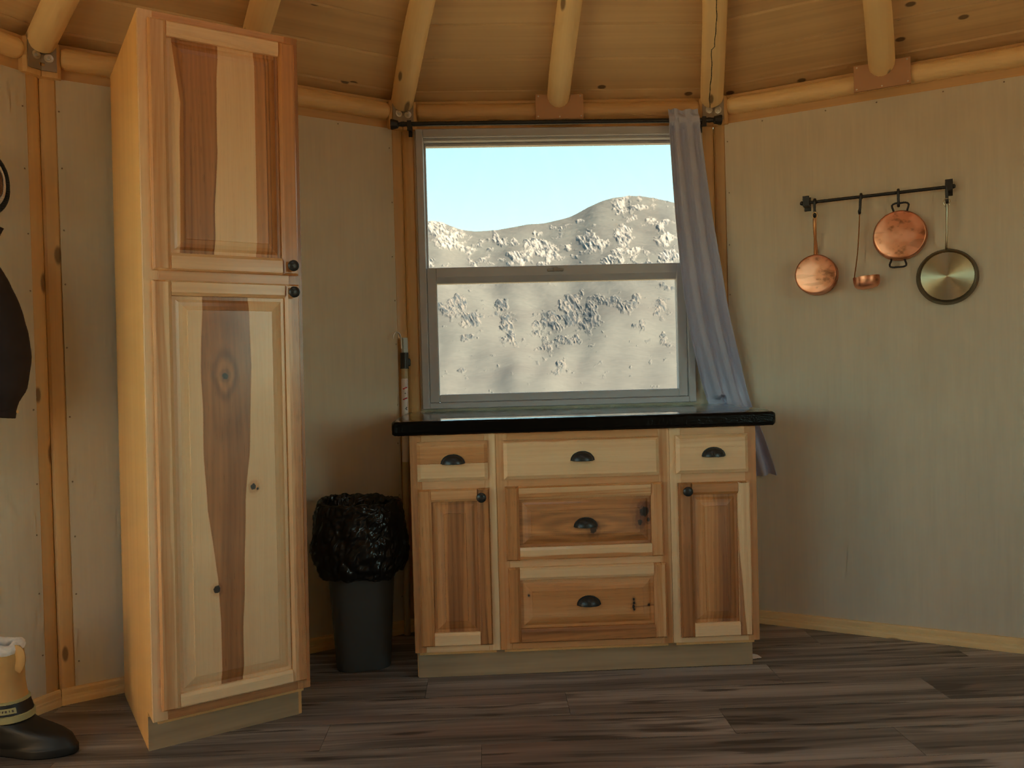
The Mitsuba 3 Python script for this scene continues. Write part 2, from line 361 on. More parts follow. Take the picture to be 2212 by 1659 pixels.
def wood(key, mesh, fr, axis, k, bsdf='hickory', raw=False, **kw):
    m, uv = wuv(mesh, axis, k, raw=raw)
    return add(key, fr.m(m), bsdf, False, uv, **kw)
def puv(mesh, fr=None):
    """plain uv in metres by the dominant face direction (x or y, z)."""
    tri = mesh.triangles; dom = np.repeat(np.abs(mesh.face_normals), 3, axis=0).argmax(1); v = tri.reshape(-1, 3)
    uv = np.stack([np.where(dom == 0, v[:, 1], v[:, 0]), np.where(dom == 2, v[:, 1], v[:, 2])], 1)
    return tm(v, np.arange(len(v)).reshape(-1, 3)), uv
def plain(key, mesh, fr, bsdf, **kw):
    m, uv = puv(mesh)
    return add(key, fr.m(m), bsdf, False, uv, **kw)
def round_wood(key, pts, r, k, bsdf='pine', sides=20, **kw):
    """a log along pts with uv (girth, length)."""
    p = np.asarray(pts, float); n = len(p)
    m = tube(p, r, sides); v = np.array(m.vertices)
    L = np.r_[0, np.cumsum(np.linalg.norm(np.diff(p, axis=0), axis=1))]
    th = np.arange(sides) / sides; g = np.abs(th - 0.5) * 2 * math.pi * float(np.max(r))
    uv = np.stack([np.tile(g, n), np.repeat(L, sides)], 1)
    uv = np.vstack([uv, [[0, 0], [0, L[-1]]]]); uv[:, 0] += 10 * k + 5
    return add(key, m, bsdf, True, uv, **kw)

# ------------------------------------------------------------------ room shell
HDR = 2.11
WALLN = {0: 'wall_back', 1: 'wall_right', 11: 'wall_left', 10: 'wall_far_left'}
OPEN = {0: (0.058, 1.222, 0.935, 2.109)}
OPEN[4] = (0.10, SIDE - 0.10, 0.85, 2.04); OPEN[8] = (0.10, SIDE - 0.10, 0.60, 2.04); OPEN[9] = (0.10, SIDE - 0.10, 0.95, 2.04)
for i in range(12):
    fr = WF[i]
    poly = sbox(0.05, 0.0, SIDE - 0.05, HDR)
    sheath = sbox(-0.010, -0.4, SIDE + 0.010, 2.215)
    if i in OPEN:
        x0, x1, z0, z1 = OPEN[i]
        poly = poly.difference(sbox(x0, z0, x1, z1)); sheath = sheath.difference(sbox(x0, z0, x1, z1))
    def slab(pl, y0, y1):
        ms = [prism(g, y1 - y0) for g in getattr(pl, 'geoms', [pl]) if g.area > 1e-6]
        m = cat_(ms); v = m.vertices.copy(); m.vertices = np.stack([v[:, 0], y0 + (y1 - y0) - v[:, 2], v[:, 1]], 1); return m
    nm = WALLN.get(i, f'wall_{i}' if False else ['', '', 'wall_near_right', 'wall_east', 'wall_rear_right', 'wall_rear_east', 'wall_rear', 'wall_rear_west', 'wall_rear_left', 'wall_west'][i] if i < 10 else '')
    plain(nm, slab(poly, -0.010, 0.004), fr, 'wall_paint', kind='structure', label={0: 'cream painted wall board under and around the window', 1: 'cream painted wood grain wall behind the hanging pans', 11: 'cream painted wall between the tall cabinet and the window', 10: 'cream painted wall strip behind the dark jacket'}.get(i, 'cream painted wall board of the round cabin'))
    plain(nm + '__sheathing', slab(sheath, 0.05, 0.11), fr, 'wall_outer')

rough('nail', (0.22, 0.17, 0.11), 0.5, 0.6)
nailm = orient(lathe([(0, 0), (0.0030, 0), (0.0026, 0.0008), (0, 0.001)], 10), '-y')
for i, nm in WALLN.items():
    if i == 0: continue
    for x in (0.060, SIDE - 0.060):
        for z in np.arange(0.16, 2.08, 0.205): add(nm + '__nail_head', WF[i].m(move(nailm, x + rng.uniform(-.004, .004), -0.0101, z + rng.uniform(-.03, .03))), 'nail')
    for x in np.arange(0.22, SIDE - 0.1, 0.21): add(nm + '__nail_head', WF[i].m(move(nailm, x + rng.uniform(-.03, .03), -0.0101, 2.098)), 'nail')

# floor
plain('floor', prism(ROOM.buffer(0.11, join_style=2), 0.05).apply_translation((0, 0, -0.058)), Frame((0, 0), 0), 'floor_under', kind='structure', label='weathered grey brown wood plank floor')
FA = AL - 0.005
fx, fy = d2(FA), np.array([-math.sin(FA), math.cos(FA)])
from shapely import affinity
room_l = affinity.affine_transform(ROOM.buffer(0.003, join_style=2), [fx[0], fx[1], fy[0], fy[1], 0, 0])
PW, PL = 0.182, 1.22
b = room_l.bounds
FFR = Frame((0, 0), FA)
row = 0; pk = 1
y = b[1] - 0.05
y = y + ((2.376 - y) % PW) - PW
while y < b[3]:
    x = b[0] - (row * 0.47) % PL - 0.24
    while x < b[2]:
        g = sbox(x + 0.0006, y + 0.0006, x + PL - 0.0006, y + PW - 0.0006).intersection(room_l)
        if g.area > 1e-3:
            for gg in getattr(g, 'geoms', [g]):
                m = prism(gg, 0.008); m.apply_translation((0, 0, -0.008))
                # ease the long edges a little
                wood('floor__plank', m, FFR, 'x', pk % 97 + 1, 'vinyl_plank'); pk += 1
        x += PL
    y += PW; row += 1

# baseboards
BB = Polygon([(0, 0), (-0.017, 0), (-0.017, 0.016), (-0.0145, 0.022), (-0.0145, 0.029), (-0.0125, 0.031), (-0.0125, 0.046), (-0.009, 0.053), (0, 0.053)])
def bb(i, x0, x1, name, lab):
    m = prism(BB, x1 - x0); v = m.vertices.copy(); m.vertices = np.stack([x0 + v[:, 2], v[:, 0] - 0.010, v[:, 1]], 1); m.fix_normals()
    wood(name, m, WF[i], 'x', pn(0.18 + 0.1 * (i % 3)), 'pine', kind='structure', label=lab)
t15 = math.tan(T30 / 2)
bb(1, 0.007, SIDE - 0.007, 'baseboard_right', 'thin honey pine baseboard under the wall with the pans')
bb(11, 0.007, SIDE - 0.007, 'baseboard_left', 'thin honey pine baseboard behind the tall cabinet')
bb(10, 0.007, SIDE - 0.007, 'baseboard_far_left', 'thin honey pine baseboard beside the boot')
bb(0, 0.007, SIDE - 0.007, 'baseboard_back', 'thin pine baseboard under the window wall')
for i in range(2, 10): bb(i, 0.007, SIDE - 0.007, ['', '', 'baseboard_near_right', 'baseboard_east', 'baseboard_rear_right', 'baseboard_rear_east', 'baseboard_rear', 'baseboard_rear_west', 'baseboard_rear_left', 'baseboard_west'][i], 'thin pine baseboard')

# corner posts, header boards, top rails, brackets
def bulge(x0, x1, depth, n=7):
    xs = np.linspace(x0, x1, n); return [(x, -depth * max(0.0, 1 - ((x - (x0 + x1) / 2) / ((x1 - x0) / 2)) ** 2) ** 0.5) for x in xs]
POSTLAB = {0: 'pine corner post left of the window', 1: 'pine corner post right of the window behind the curtain', 11: 'pine corner post between the jacket and the tall cabinet'}
RAILLAB = {0: 'brown round top rail above the window', 1: 'honey pine top rail above the pan wall', 11: 'pine top rail running from the tall cabinet to the window', 10: 'short pine top rail in the upper left corner'}
bolt_prof = [(0, 0.016), (0.004, 0.016), (0.0045, 0.012), (0.0085, 0.010), (0.0085, 0.004), (0.0135, 0.0035), (0.0135, 0.0), (0, 0)]
hexp = Polygon([(0.0085 * math.cos(k * math.pi / 3), 0.0085 * math.sin(k * math.pi / 3)) for k in range(6)])
def bolt():
    a = orient(lathe([(0, 0), (0.0145, 0), (0.0145, 0.0022), (0.0118, 0.0028), (0, 0.0028)], 24), '-y')
    h = prism(hexp, 0.008); h = orient(h, '-y'); h.apply_translation((0, -0.0025, 0))
    s = orient(lathe([(0, 0), (0.0045, 0), (0.0045, 0.004), (0.003, 0.0055), (0, 0.0055)], 16), '-y'); s.apply_translation((0, -0.0100, 0))
    return cat_([a, h, s])
hdr_n = 0
for i in range(12):
    fr = WF[i]
    vis = i in (0, 1, 11, 10)
    # post at this wall's left corner: two half-round strips meeting in the corner
    pname = thing('corner_post', POSTLAB.get(i, 'pine corner post of the round cabin behind the viewpoint'), 'post', None if i in POSTLAB else 'corner posts out of view')
    e = 0.09 * t15
    right = Polygon(bulge(0.001, 0.054, 0.007) + [(0.054, 0.045), (-0.012, 0.045)])
    m = prism(right, HDR - 0.0002); 
    wood(pname + '__stud', m, fr, 'z', pn(0.55 + 0.1 * rng.random()), 'pine')
    prev = WF[i - 1]
    left = Polygon(bulge(SIDE - 0.054, SIDE - 0.001, 0.007) + [(SIDE + 0.012, 0.045), (SIDE - 0.054, 0.045)])
    wood(pname + '__stud', prism(left, HDR - 0.0002), prev, 'z', pn(0.55 + 0.15 * rng.random()), 'pine')
    # post head: a rounded block behind the bracket
    for f2, x0, x1, sg in ((fr, 0.0, 0.066, 1), (prev, SIDE - 0.066, SIDE, -1)):
        pts = []
        for zz in np.linspace(HDR - 0.004, 2.238, 9):
            q = max(0, (zz - 2.205) / 0.033); xr = 0.066 - 0.024 * (1 - math.sqrt(max(0, 1 - q * q)))
            for yy, ex in ((-0.030, 0.010), (-0.022, 0.0), (0.0, 0.0)):
                pts += [((0.009 if yy < 0 else 0) if sg > 0 else SIDE - (0.009 if yy < 0 else 0), yy, zz), ((xr - ex) if sg > 0 else SIDE - xr + ex, yy, zz)]
        wood(pname + '__post_head', hull(pts), f2, 'z', pn(0.6), 'pine')
    # header board
    hdr_n += 1
    wood(f'trim_{hdr_n}', cbox(0.0, SIDE, 0.0, 0.10, HDR, 2.232, 0.001), fr, 'x', pn(0.72), 'pine', kind='structure', label='brown header board above the wall panel')
    # top rail
    nseg = 14
    xs = np.linspace(0.067, SIDE - 0.067, nseg)
    rr = 0.0355 + 0.0012 * np.sin(np.arange(nseg) * 1.7 + i)
    rr[0] *= 0.80; rr[-1] *= 0.80; xs[1] = 0.080; xs[-2] = SIDE - 0.080
    round_wood('top_rail', fr.pts([[x, -0.0075 + 0.0015 * math.sin(x * 5 + i), 2.181 + 0.0015 * math.sin(7 * x + 2 * i)] for x in xs]), rr, pn({0: 0.75, 1: 0.30, 11: 0.45, 10: 0.35}.get(i, 0.4)), 'pine', 20,
               label=RAILLAB.get(i, 'pine top rail of the round cabin behind the viewpoint'), cat='rail', group=None if i in RAILLAB else 'top rails out of view')
    # steel corner bracket
    if i in (0, 1, 11):
        bt = thing('corner_bracket', {0: 'grey steel corner bracket with two bolts above the left end of the curtain rod', 1: 'grey steel corner bracket above the curtain at the right of the window', 11: 'grey steel corner bracket with two bolts on the far left post'}[i], 'bracket')
        y0, th = -0.036, 0.004
        def strip(f2, xa, xb, holes):
            pl = sbox(xa, 2.124, xb, 2.216)
            for hx, hz in holes: pl = pl.difference(Point(hx, hz).buffer(0.006))
            mm = prism(pl, th); v = mm.vertices.copy(); mm.vertices = np.stack([v[:, 0], y0 + th - v[:, 2], v[:, 1]], 1); return f2.m(mm)
        mit = 0.036 * t15
        ms = [strip(fr, mit, 0.054, [(mit + 0.004, 2.144)] if i == 11 else []), strip(prev, SIDE - 0.054, SIDE - mit, [(SIDE - mit - 0.002, 2.144)] if i == 11 else [])]
        add(bt + '__plate', cat_(ms), 'bracket_metal')
        for f2, bx, bz in ((prev, SIDE - 0.027, 2.170), (fr, 0.031, 2.166)):
            add(bt + '__bolt', f2.m(move(bolt(), bx, y0 - 0.0003, bz)), 'bolt_zinc', 25)

# ------------------------------------------------------------------ roof: planked deck, poles, skylight
TH = math.radians(25.0); ct, st_ = math.cos(TH), math.sin(TH)
Z0 = 2.265
TMAX = (RIN - 0.46) / ct
rows = [(-0.158, 0.014)] + [(0.014 + 0.172 * k, 0.014 + 0.172 * (k + 1)) for k in range(13)]
DECKTONE = {0: 0.42, 1: 0.66, 11: 0.52, 10: 0.40}
deck = []
for i in range(12):
    fr = WF[i]
    half = lambda t: (RIN - t * ct) * t15     # half width of the sector at slope distance t
    for t0, t1 in rows:
        t0b, t1b = t0 + 0.0019, min(t1 - 0.0019, TMAX)
        if t1b - t0b < 0.02: continue
        drop = rng.uniform(0, 0.0035)
        V = []
        for thick in (0.0, 0.02):
            for t, dn in ((t0b, 0.0), (t1b, 0.0)):
                hw = half(t) - 0.001
                for s in (-1, 1):
                    V.append((SIDE / 2 + s * hw, -t * ct - thick * st_ * -1 * -1, Z0 + t * st_ + thick * ct + drop * (0 if thick else -1)))
        # chamfered lower face: shrink it and add a tiny bevel ring
        V = np.array(V)
        P = []
        for a in range(4): P.append(V[a + 4])
        for (ta, tb_) in ((t0b, t1b),):
            for t, sh in ((ta, 0.0045), (tb_, -0.0045)):
                for s in (-1, 1):
                    hw = half(t + sh) - 0.001
                    P.append((SIDE / 2 + s * hw, -(t + sh) * ct, Z0 + (t + sh) * st_ - drop))
                    hw = half(t) - 0.001
                    P.append((SIDE / 2 + s * hw, -t * ct, Z0 + t * st_ + 0.0035 - drop))
        k = pn(DECKTONE.get(i, 0.5) + rng.uniform(-0.12, 0.12))
        wood('ceiling__plank', hull(P), fr, 'x', k, 'deck_pine')
    # deck above (closed shell)
    te, tt = -0.16, TMAX
    P = [(SIDE / 2 + s * half(t), -t * ct, Z0 + t * st_ + h) for t in (te, tt) for s in (-1, 1) for h in (0.022, 0.09)]
    deck.append(fr.m(hull(P)))
rough('roof_felt', (0.03, 0.022, 0.015), 0.9)
add('ceiling', cat_(deck), 'roof_felt', kind='structure', label='sloping pine plank ceiling of the round cabin')
# skylight at the top: curb and clear dome
zc = Z0 + TMAX * st_
ring = [(0.40, 0), (0.475, 0), (0.475, 0.20), (0.40, 0.20), (0.40, 0)]
curb = lathe(ring, 12)
add('window_5__curb', Frame(CEN, AL + T30 / 2 * 0).m(move(curb, 0, 0, zc - 0.02)), 'plywood')
dome = lathe([(0.44 * math.cos(a), 0.16 * math.sin(a)) for a in np.linspace(0, math.pi / 2, 10)], 36)
add('window_5__pane', Frame(CEN, 0).m(move(dome, 0, 0, zc + 0.18)), 'dome', True)
tag('window_5', 'clear domed skylight at the top of the roof', kind='structure')

POLE = {0: (0.0, 0.004, 'tan roof pole above the left end of the curtain rod', 0.25), 1: (0.0, 0.0, 'cracked tan roof pole above the curtain', 0.20), 11: (0.0, 0.0, 'honey roof pole above the far left corner bracket', 0.22)}
MID = {0: ('tan roof pole above the middle of the window', 0.15), 1: ('tan roof pole above the pan wall', 0.25), 11: ('roof pole behind the top of the tall cabinet', 0.35)}
PZ, PA = 2.204, 2.21 + RIN * math.tan(TH)
for i in range(12):
    for half_ in (0, 1):
        fr = WF[i]
        base = fr.pt(SIDE / 2 * half_, 0, PZ)
        top = np.array([*CEN, PA]); d = top - base; L = np.linalg.norm(d); d /= L
        s0 = 0.035 if half_ else 0.030
        n = 18; ss = np.linspace(s0 + 0.006, L - 0.50, n)
        pts = base + d * ss[:, None]
        side = np.cross(d, [0, 0, 1.0]); side /= np.linalg.norm(side)
        pts = pts + side * (0.004 * np.sin(np.arange(n) * 0.7 + i * 2 + half_))[:, None]
        r = 0.0465 + 0.0012 * np.sin(np.arange(n) * 1.1 + i)
        pts = np.vstack([base + d * s0, base + d * (s0 + 0.001), pts]); r = np.r_[r[0] * 0.80, r[0] * 0.93, r]
        src = MID if half_ else POLE
        lab = (src[i][0] if half_ else src[i][2]) if i in src else 'pine roof pole behind the viewpoint'
        tone = src[i][-1] if i in src else 0.3
        pk_ = round_wood('roof_pole', pts, r, pn(tone), 'pine', 24, label=lab, cat='pole', group=None if i in src else 'roof poles out of view')
        if i == 1 and not half_:      # the long drying crack in this pole
            nrm_ = np.cross(side, d); nrm_ *= -np.sign(nrm_[2]); ci = np.linspace(2.0, 9.0, 60)
            base_ = np.stack([np.interp(ci, np.arange(len(pts)), pts[:, q]) for q in range(3)], 1); rr_c = np.interp(ci, np.arange(len(pts)), r)
            ang = 0.10 + np.where(ci < 4.4, 0.10, -0.16) + 0.05 * np.sin(ci * 3.1) + 0.02 * np.sin(ci * 11)
            add(pk_ + '__crack', tube(base_ + (nrm_[None] * np.cos(ang)[:, None] + side[None] * np.sin(ang)[:, None]) * (rr_c - 0.0006)[:, None], 0.0016, 6), 'roof_felt', label='long dark drying crack')
        if half_:
            nm = thing('pole_plate', {0: 'brown wood plate under the pole above the middle of the window', 1: 'reddish wood plate under the pole above the pan wall', 11: 'wood plate under the pole behind the tall cabinet'}.get(i, 'wood plate under a pole behind the viewpoint'), 'plate', None if i in MID else 'pole plates out of view')
            pl = sbox(SIDE / 2 - 0.100, 2.136, SIDE / 2 + 0.100, 2.236).difference(affinity.scale(Point(SIDE / 2, PZ + 0.033).buffer(0.0475), 1.0, 1 / ct))
            for g in getattr(pl, 'geoms', [pl])if pl.geom_type != 'Polygon' else [pl]:
                mm = prism(g, 0.012); v = mm.vertices.copy(); mm.vertices = np.stack([v[:, 0], -0.060 + 0.012 - v[:, 2], v[:, 1]], 1)
                plain(nm + '__board', mm, fr, 'plywood')
            for sx, sz in ((-0.090, 2.145), (0.090, 2.145), (-0.088, 2.228), (0.088, 2.228), (0.0, 2.143)):
                add(nm + '__screw', fr.m(move(orient(lathe([(0, 0), (0.0035, 0), (0.003, 0.0012), (0, 0.0015)], 12), '-y'), SIDE / 2 + sx, -0.0598, sz)), 'bolt_zinc')

# crack in the pole above the curtain is cut by a thin dark groove strip
# ------------------------------------------------------------------ window in the back wall
def frame_bar(key, x0, x1, y0, y1, z0, z1, c=0.003): plain(key, cbox(x0, x1, y0, y1, z0, z1, c), W2, 'vinyl_frame')
tag('window_1', 'taupe framed double hung window over the counter', kind='structure')
WX0, WX1, WZ0, WZ1 = 0.058, 1.222, 0.935, 2.109
frame_bar('window_1__frame', WX0, 0.089, -0.030, 0.085, WZ0, WZ1)
frame_bar('window_1__frame', 1.191, WX1, -0.030, 0.085, WZ0, WZ1)
frame_bar('window_1__frame', 0.089, 1.191, -0.030, 0.085, 2.074, WZ1)
frame_bar('window_1__frame', 0.089, 1.191, -0.030, 0.085, WZ0, 0.960)
frame_bar('window_1__frame', 0.089, 1.191, -0.008, 0.085, 2.0635, 2.074, 0.001)
frame_bar('window_1__upper_sash', 0.0895, 0.0965, 0.030, 0.062, 1.500, 2.062, 0.001)
frame_bar('window_1__upper_sash', 1.1835, 1.1905, 0.030, 0.062, 1.500, 2.062, 0.001)
frame_bar('window_1__upper_sash', 0.0965, 1.1835, 0.030, 0.062, 2.052, 2.062, 0.001)
frame_bar('window_1__upper_sash', 0.0965, 1.1835, 0.030, 0.062, 1.495, 1.527, 0.001)
frame_bar('window_1__lower_sash', 0.0895, 0.131, -0.016, 0.024, 0.961, 1.530)
frame_bar('window_1__lower_sash', 1.151, 1.1905, -0.016, 0.024, 0.961, 1.530)
frame_bar('window_1__lower_sash', 0.131, 1.151, -0.016, 0.024, 0.961, 0.994)
mr = Polygon([(-0.016, 1.490), (-0.016, 1.528), (-0.013, 1.530), (0.024, 1.530), (0.024, 1.462), (-0.002, 1.4635)])
m = prism(mr, 1.151 - 0.131); v = m.vertices.copy(); m.vertices = np.stack([0.131 + v[:, 2], v[:, 0], v[:, 1]], 1); m.fix_normals()
plain('window_1__lower_sash', m, W2, 'vinyl_frame')
add('window_1__pane', W2.m(tm([(0.0965, 0.045, 1.527), (1.1835, 0.045, 1.527), (1.1835, 0.045, 2.052), (0.0965, 0.045, 2.052)], [(0, 1, 2), (0, 2, 3)])), 'tinted_glass')
add('window_1__pane', W2.m(tm([(0.131, 0.006, 0.994), (1.151, 0.006, 0.994), (1.151, 0.006, 1.463), (0.131, 0.006, 1.463)], [(0, 1, 2), (0, 2, 3)])), 'tinted_glass')
add('window_1__latch', W2.m(cat_([cbox(0.598, 0.668, -0.026, -0.012, 1.5035, 1.517, 0.004), cbox(0.622, 0.645, -0.034, -0.022, 1.506, 1.522, 0.004)])), 'latch_grey')
# the other windows of the cabin (behind and beside the viewpoint)
wn = 2
for i in (4, 8, 9):
    fr = WF[i]; x0, x1, z0, z1 = OPEN[i]; nm = f'window_{wn}'; wn += 1
    tag(nm, 'taupe framed window in a wall behind the viewpoint', kind='structure')
    zm = (z0 + z1) / 2
    for a in ((x0, x0 + 0.04, z0, z1), (x1 - 0.04, x1, z0, z1), (x0 + 0.04, x1 - 0.04, z1 - 0.04, z1), (x0 + 0.04, x1 - 0.04, z0, z0 + 0.04), (x0 + 0.04, x1 - 0.04, zm - 0.02, zm + 0.02)):
        plain(nm + '__frame', cbox(a[0], a[1], -0.02, 0.085, a[2], a[3], 0.003), fr, 'vinyl_frame')
    for a, bq in ((z0 + 0.04, zm - 0.02), (zm + 0.02, z1 - 0.04)):
        add(nm + '__pane', fr.m(tm([(x0 + 0.04, 0.04, a), (x1 - 0.04, 0.04, a), (x1 - 0.04, 0.04, bq), (x0 + 0.04, 0.04, bq)], [(0, 1, 2), (0, 2, 3)])), 'glass')

# ------------------------------------------------------------------ cabinetry
def profile_bar(x0, x1, z0, z1, yf, yb, cl, cr, cb, ctp):
    """a bar with its front at yf, back at yb; bevels (left, right, bottom, top) on the front edges."""
    P = [(x0, yb, z0), (x1, yb, z0), (x1, yb, z1), (x0, yb, z1)]
    dl, dr_, db, dt = (min(c, 0.006) for c in (cl, cr, cb, ctp))
    P += [(x0 + cl, yf, z0 + cb), (x1 - cr, yf, z0 + cb), (x1 - cr, yf, z1 - ctp), (x0 + cl, yf, z1 - ctp)]
    dep = 0.006
    P += [(x0, yf + (dep if cl else 0), z0 + cb if not cl and not cb else z0), (x1, yf + (dep if cr else 0), z0)] if False else []
    for X, c in ((x0, cl), (x1, cr)):
        for Z, c2 in ((z0, cb), (z1, ctp)):
            P.append((X, yf + (dep if (c or c2) else 0), Z))
    return hull(P)
def raised_panel(x0, x1, z0, z1, yf, bev=0.030, lip=0.010):
    """raised panel filling the opening: flat lip, sloping bevel, small step, field."""
    rects = [(0, yf + 0.0150), (lip, yf + 0.0152), (lip + 0.27 * bev, yf + 0.0100), (lip + 0.60 * bev, yf + 0.0064), (lip + bev, yf + 0.0040), (lip + bev + 0.0008, yf + 0.0018)]
    V, F = [], []
    for ins, y in rects: V += [(x0 + ins, y, z0 + ins), (x1 - ins, y, z0 + ins), (x1 - ins, y, z1 - ins), (x0 + ins, y, z1 - ins)]
    n = len(rects)
    for k in range(n - 1):
        for j in range(4):
            a, b_, c, d = k * 4 + j, k * 4 + (j + 1) % 4, (k + 1) * 4 + (j + 1) % 4, (k + 1) * 4 + j
            F += [(a, b_, c), (a, c, d)]
    q = (n - 1) * 4; F += [(q, q + 1, q + 2), (q, q + 2, q + 3)]
    yb = yf + 0.0185; o = len(V)
    V += [(x0, yb, z0), (x1, yb, z0), (x1, yb, z1), (x0, yb, z1)]
    for j in range(4):
        a, b_ = j, (j + 1) % 4; F += [(a, o + b_, b_), (a, o + a, o + b_)]
    F += [(o, o + 2, o + 1), (o, o + 3, o + 2)]
    return tm(V, F)
def panel_front(root, fr, x0, x1, z0, z1, ws, wr, tones, panel_bsdf=None, panel_k=None, grain='z', yf=-0.020):
    """frame-and-panel front: tones = (left stile, right stile, top rail, bottom rail, panel) rows of HK."""
    wl, wR = ws; wt, wb = wr; ob, ib = 0.005, 0.009
    yb = -0.001
    wood(root + '__stile', profile_bar(x0, x0 + wl, z0, z1, yf, yb, ob, ib, ob, ob), fr, 'z', tones[0])
    wood(root + '__stile', profile_bar(x1 - wR, x1, z0, z1, yf, yb, ib, ob, ob, ob), fr, 'z', tones[1])
    wood(root + '__rail', profile_bar(x0 + wl, x1 - wR, z1 - wt, z1, yf - 0.0004, yb, 0.0, 0.0, ib, ob), fr, 'x', tones[2])
    wood(root + '__rail', profile_bar(x0 + wl, x1 - wR, z0, z0 + wb, yf - 0.0004, yb, 0.0, 0.0, ob, ib), fr, 'x', tones[3])
    e = 0.0005
    pm = raised_panel(x0 + wl + e, x1 - wR - e, z0 + wb + e, z1 - wt - e, yf)
    if panel_bsdf: 
        m, uv = wuv(pm, 'z', 0, raw=True); 
        # always x and z of the cabinet, whatever way the facet looks
        uv = np.stack([m.vertices[:, 0] + 5, m.vertices[:, 2]], 1)
        add(root + '__panel', fr.m(m), panel_bsdf, False, uv)
    else: wood(root + '__panel', pm, fr, grain, tones[4])
KNOB = [(0, 0), (0.0105, 0), (0.0105, 0.0015), (0.0065, 0.004), (0.0058, 0.011), (0.0085, 0.014), (0.0145, 0.017), (0.0170, 0.0205), (0.0168, 0.0240), (0.0135, 0.0275), (0.007, 0.0292), (0, 0.0296)]
def knob(key, fr, x, z, y=-0.0202): add(key, fr.m(move(orient(lathe(KNOB, 32), '-y'), x, y, z)), 'bronze_black', 35)
def cup_mesh():
    out = m3.Manifold.sphere(1.0, 48).scale((0.0385, 0.0260, 0.0300)); inn = m3.Manifold.sphere(1.0, 48).scale((0.0362, 0.0236, 0.0276))
    shell = out - inn
    keep = m3.Manifold.cube((0.12, 0.05, 0.06)).translate((-0.06, -0.05, -0.001))
    shell = shell ^ keep
    lip = m3.CrossSection([[(0.0420 * math.cos(a), 0.0330 * math.sin(a)) for a in np.linspace(0, math.pi, 24)]]).extrude(0.0022).rotate((90, 0, 0))
    hole = m3.CrossSection([[(0.0362 * math.cos(a), 0.0276 * math.sin(a) - 0.0001) for a in np.linspace(0, math.pi, 24)]]).extrude(0.01).rotate((90, 0, 0)).translate((0, 0.004, 0))
    r = (shell + (lip - hole))
    mm = r.to_mesh(); return trimesh.Trimesh(mm.vert_properties[:, :3], mm.tri_verts, process=True)
CUP = cup_mesh()
def cup(key, fr, x, z, y=-0.0203): add(key, fr.m(move(CUP, x, y, z)), 'bronze_black', 35)

# --- tall pantry cabinet
pc = thing('pantry_cabinet', 'tall two-door hickory pantry cabinet standing left of the window', 'cabinet')
PWD, PH, PD = 0.457, 2.134, 0.61
side = Polygon([(0.019, 0.114), (0.019, PH), (PD, PH), (PD, 0.0), (0.093, 0.0), (0.093, 0.114)])
def side_mesh(x0, x1, pl):
    m = prism(pl, x1 - x0); v = m.vertices.copy(); m.vertices = np.stack([x0 + v[:, 2], v[:, 0], v[:, 1]], 1); m.fix_normals(); return m
plain(pc + '__side_panel', side_mesh(0.0, 0.016, side), PAN, 'maple_side', label='smooth orange veneered side')
plain(pc + '__side_panel', side_mesh(PWD - 0.016, PWD, side), PAN, 'maple_side')
plain(pc + '__top_panel', box(0.016, PWD - 0.016, 0.019, PD, PH - 0.016, PH), PAN, 'maple_side')
plain(pc + '__back_panel', box(0.016, PWD - 0.016, PD - 0.008, PD, 0.10, PH - 0.016), PAN, 'maple_side')
plain(pc + '__bottom_panel', box(0.016, PWD - 0.016, 0.019, PD - 0.008, 0.100, 0.116), PAN, 'maple_side')
FFS = 0.040
wood(pc + '__face_stile', cbox(0.0, FFS, 0.0, 0.019, 0.114, PH, 0.001), PAN, 'z', hk(0.22, streak=0.5))
wood(pc + '__face_stile', cbox(PWD - FFS, PWD, 0.0, 0.019, 0.114, PH, 0.001), PAN, 'z', hk(0.62, streak=0.8))
wood(pc + '__face_rail', cbox(FFS, PWD - FFS, 0.0, 0.019, 2.088, PH, 0.001), PAN, 'x', hk(0.42, streak=0.6))
wood(pc + '__face_rail', cbox(FFS, PWD - FFS, 0.0, 0.019, 1.352, 1.416, 0.001), PAN, 'x', hk(0.35, streak=0.5))
wood(pc + '__face_rail', cbox(FFS, PWD - FFS, 0.0, 0.019, 0.114, 0.165, 0.001), PAN, 'x', hk(0.55, streak=0.8))
dn = pc + '__upper_door'
panel_front(dn, PAN, 0.0255, 0.4425, 1.398, 2.108, (0.0485, 0.050), (0.044, 0.050), (hk(0.36, streak=1.0), hk(0.58, streak=0.9), hk(0.16, streak=0.3), hk(0.32, streak=0.4), 0), 'hickory_upper')
knob(dn + '__knob', PAN, 0.4185, 1.4235)
dn = pc + '__lower_door'
panel_front(dn, PAN, 0.0225, 0.4425, 0.1445, 1.369, (0.050, 0.045), (0.043, 0.040), (hk(0.24, -0.004, 0.012, 0.40, streak=0.7), hk(0.40, 0.008, 0.015, 0.6, streak=0.8), hk(0.22, streak=0.4), hk(0.06, 0.150, 0.010, 0.75, 0.0, 0.2), 0), 'hickory_lower')
knob(dn + '__knob', PAN, 0.4195, 1.3435)
plain(pc + '__toe_kick', box(0.0, 0.446, 0.090, 0.104, 0.0, 0.0995), PAN, 'toe_wood', label='dull brown toe kick board')

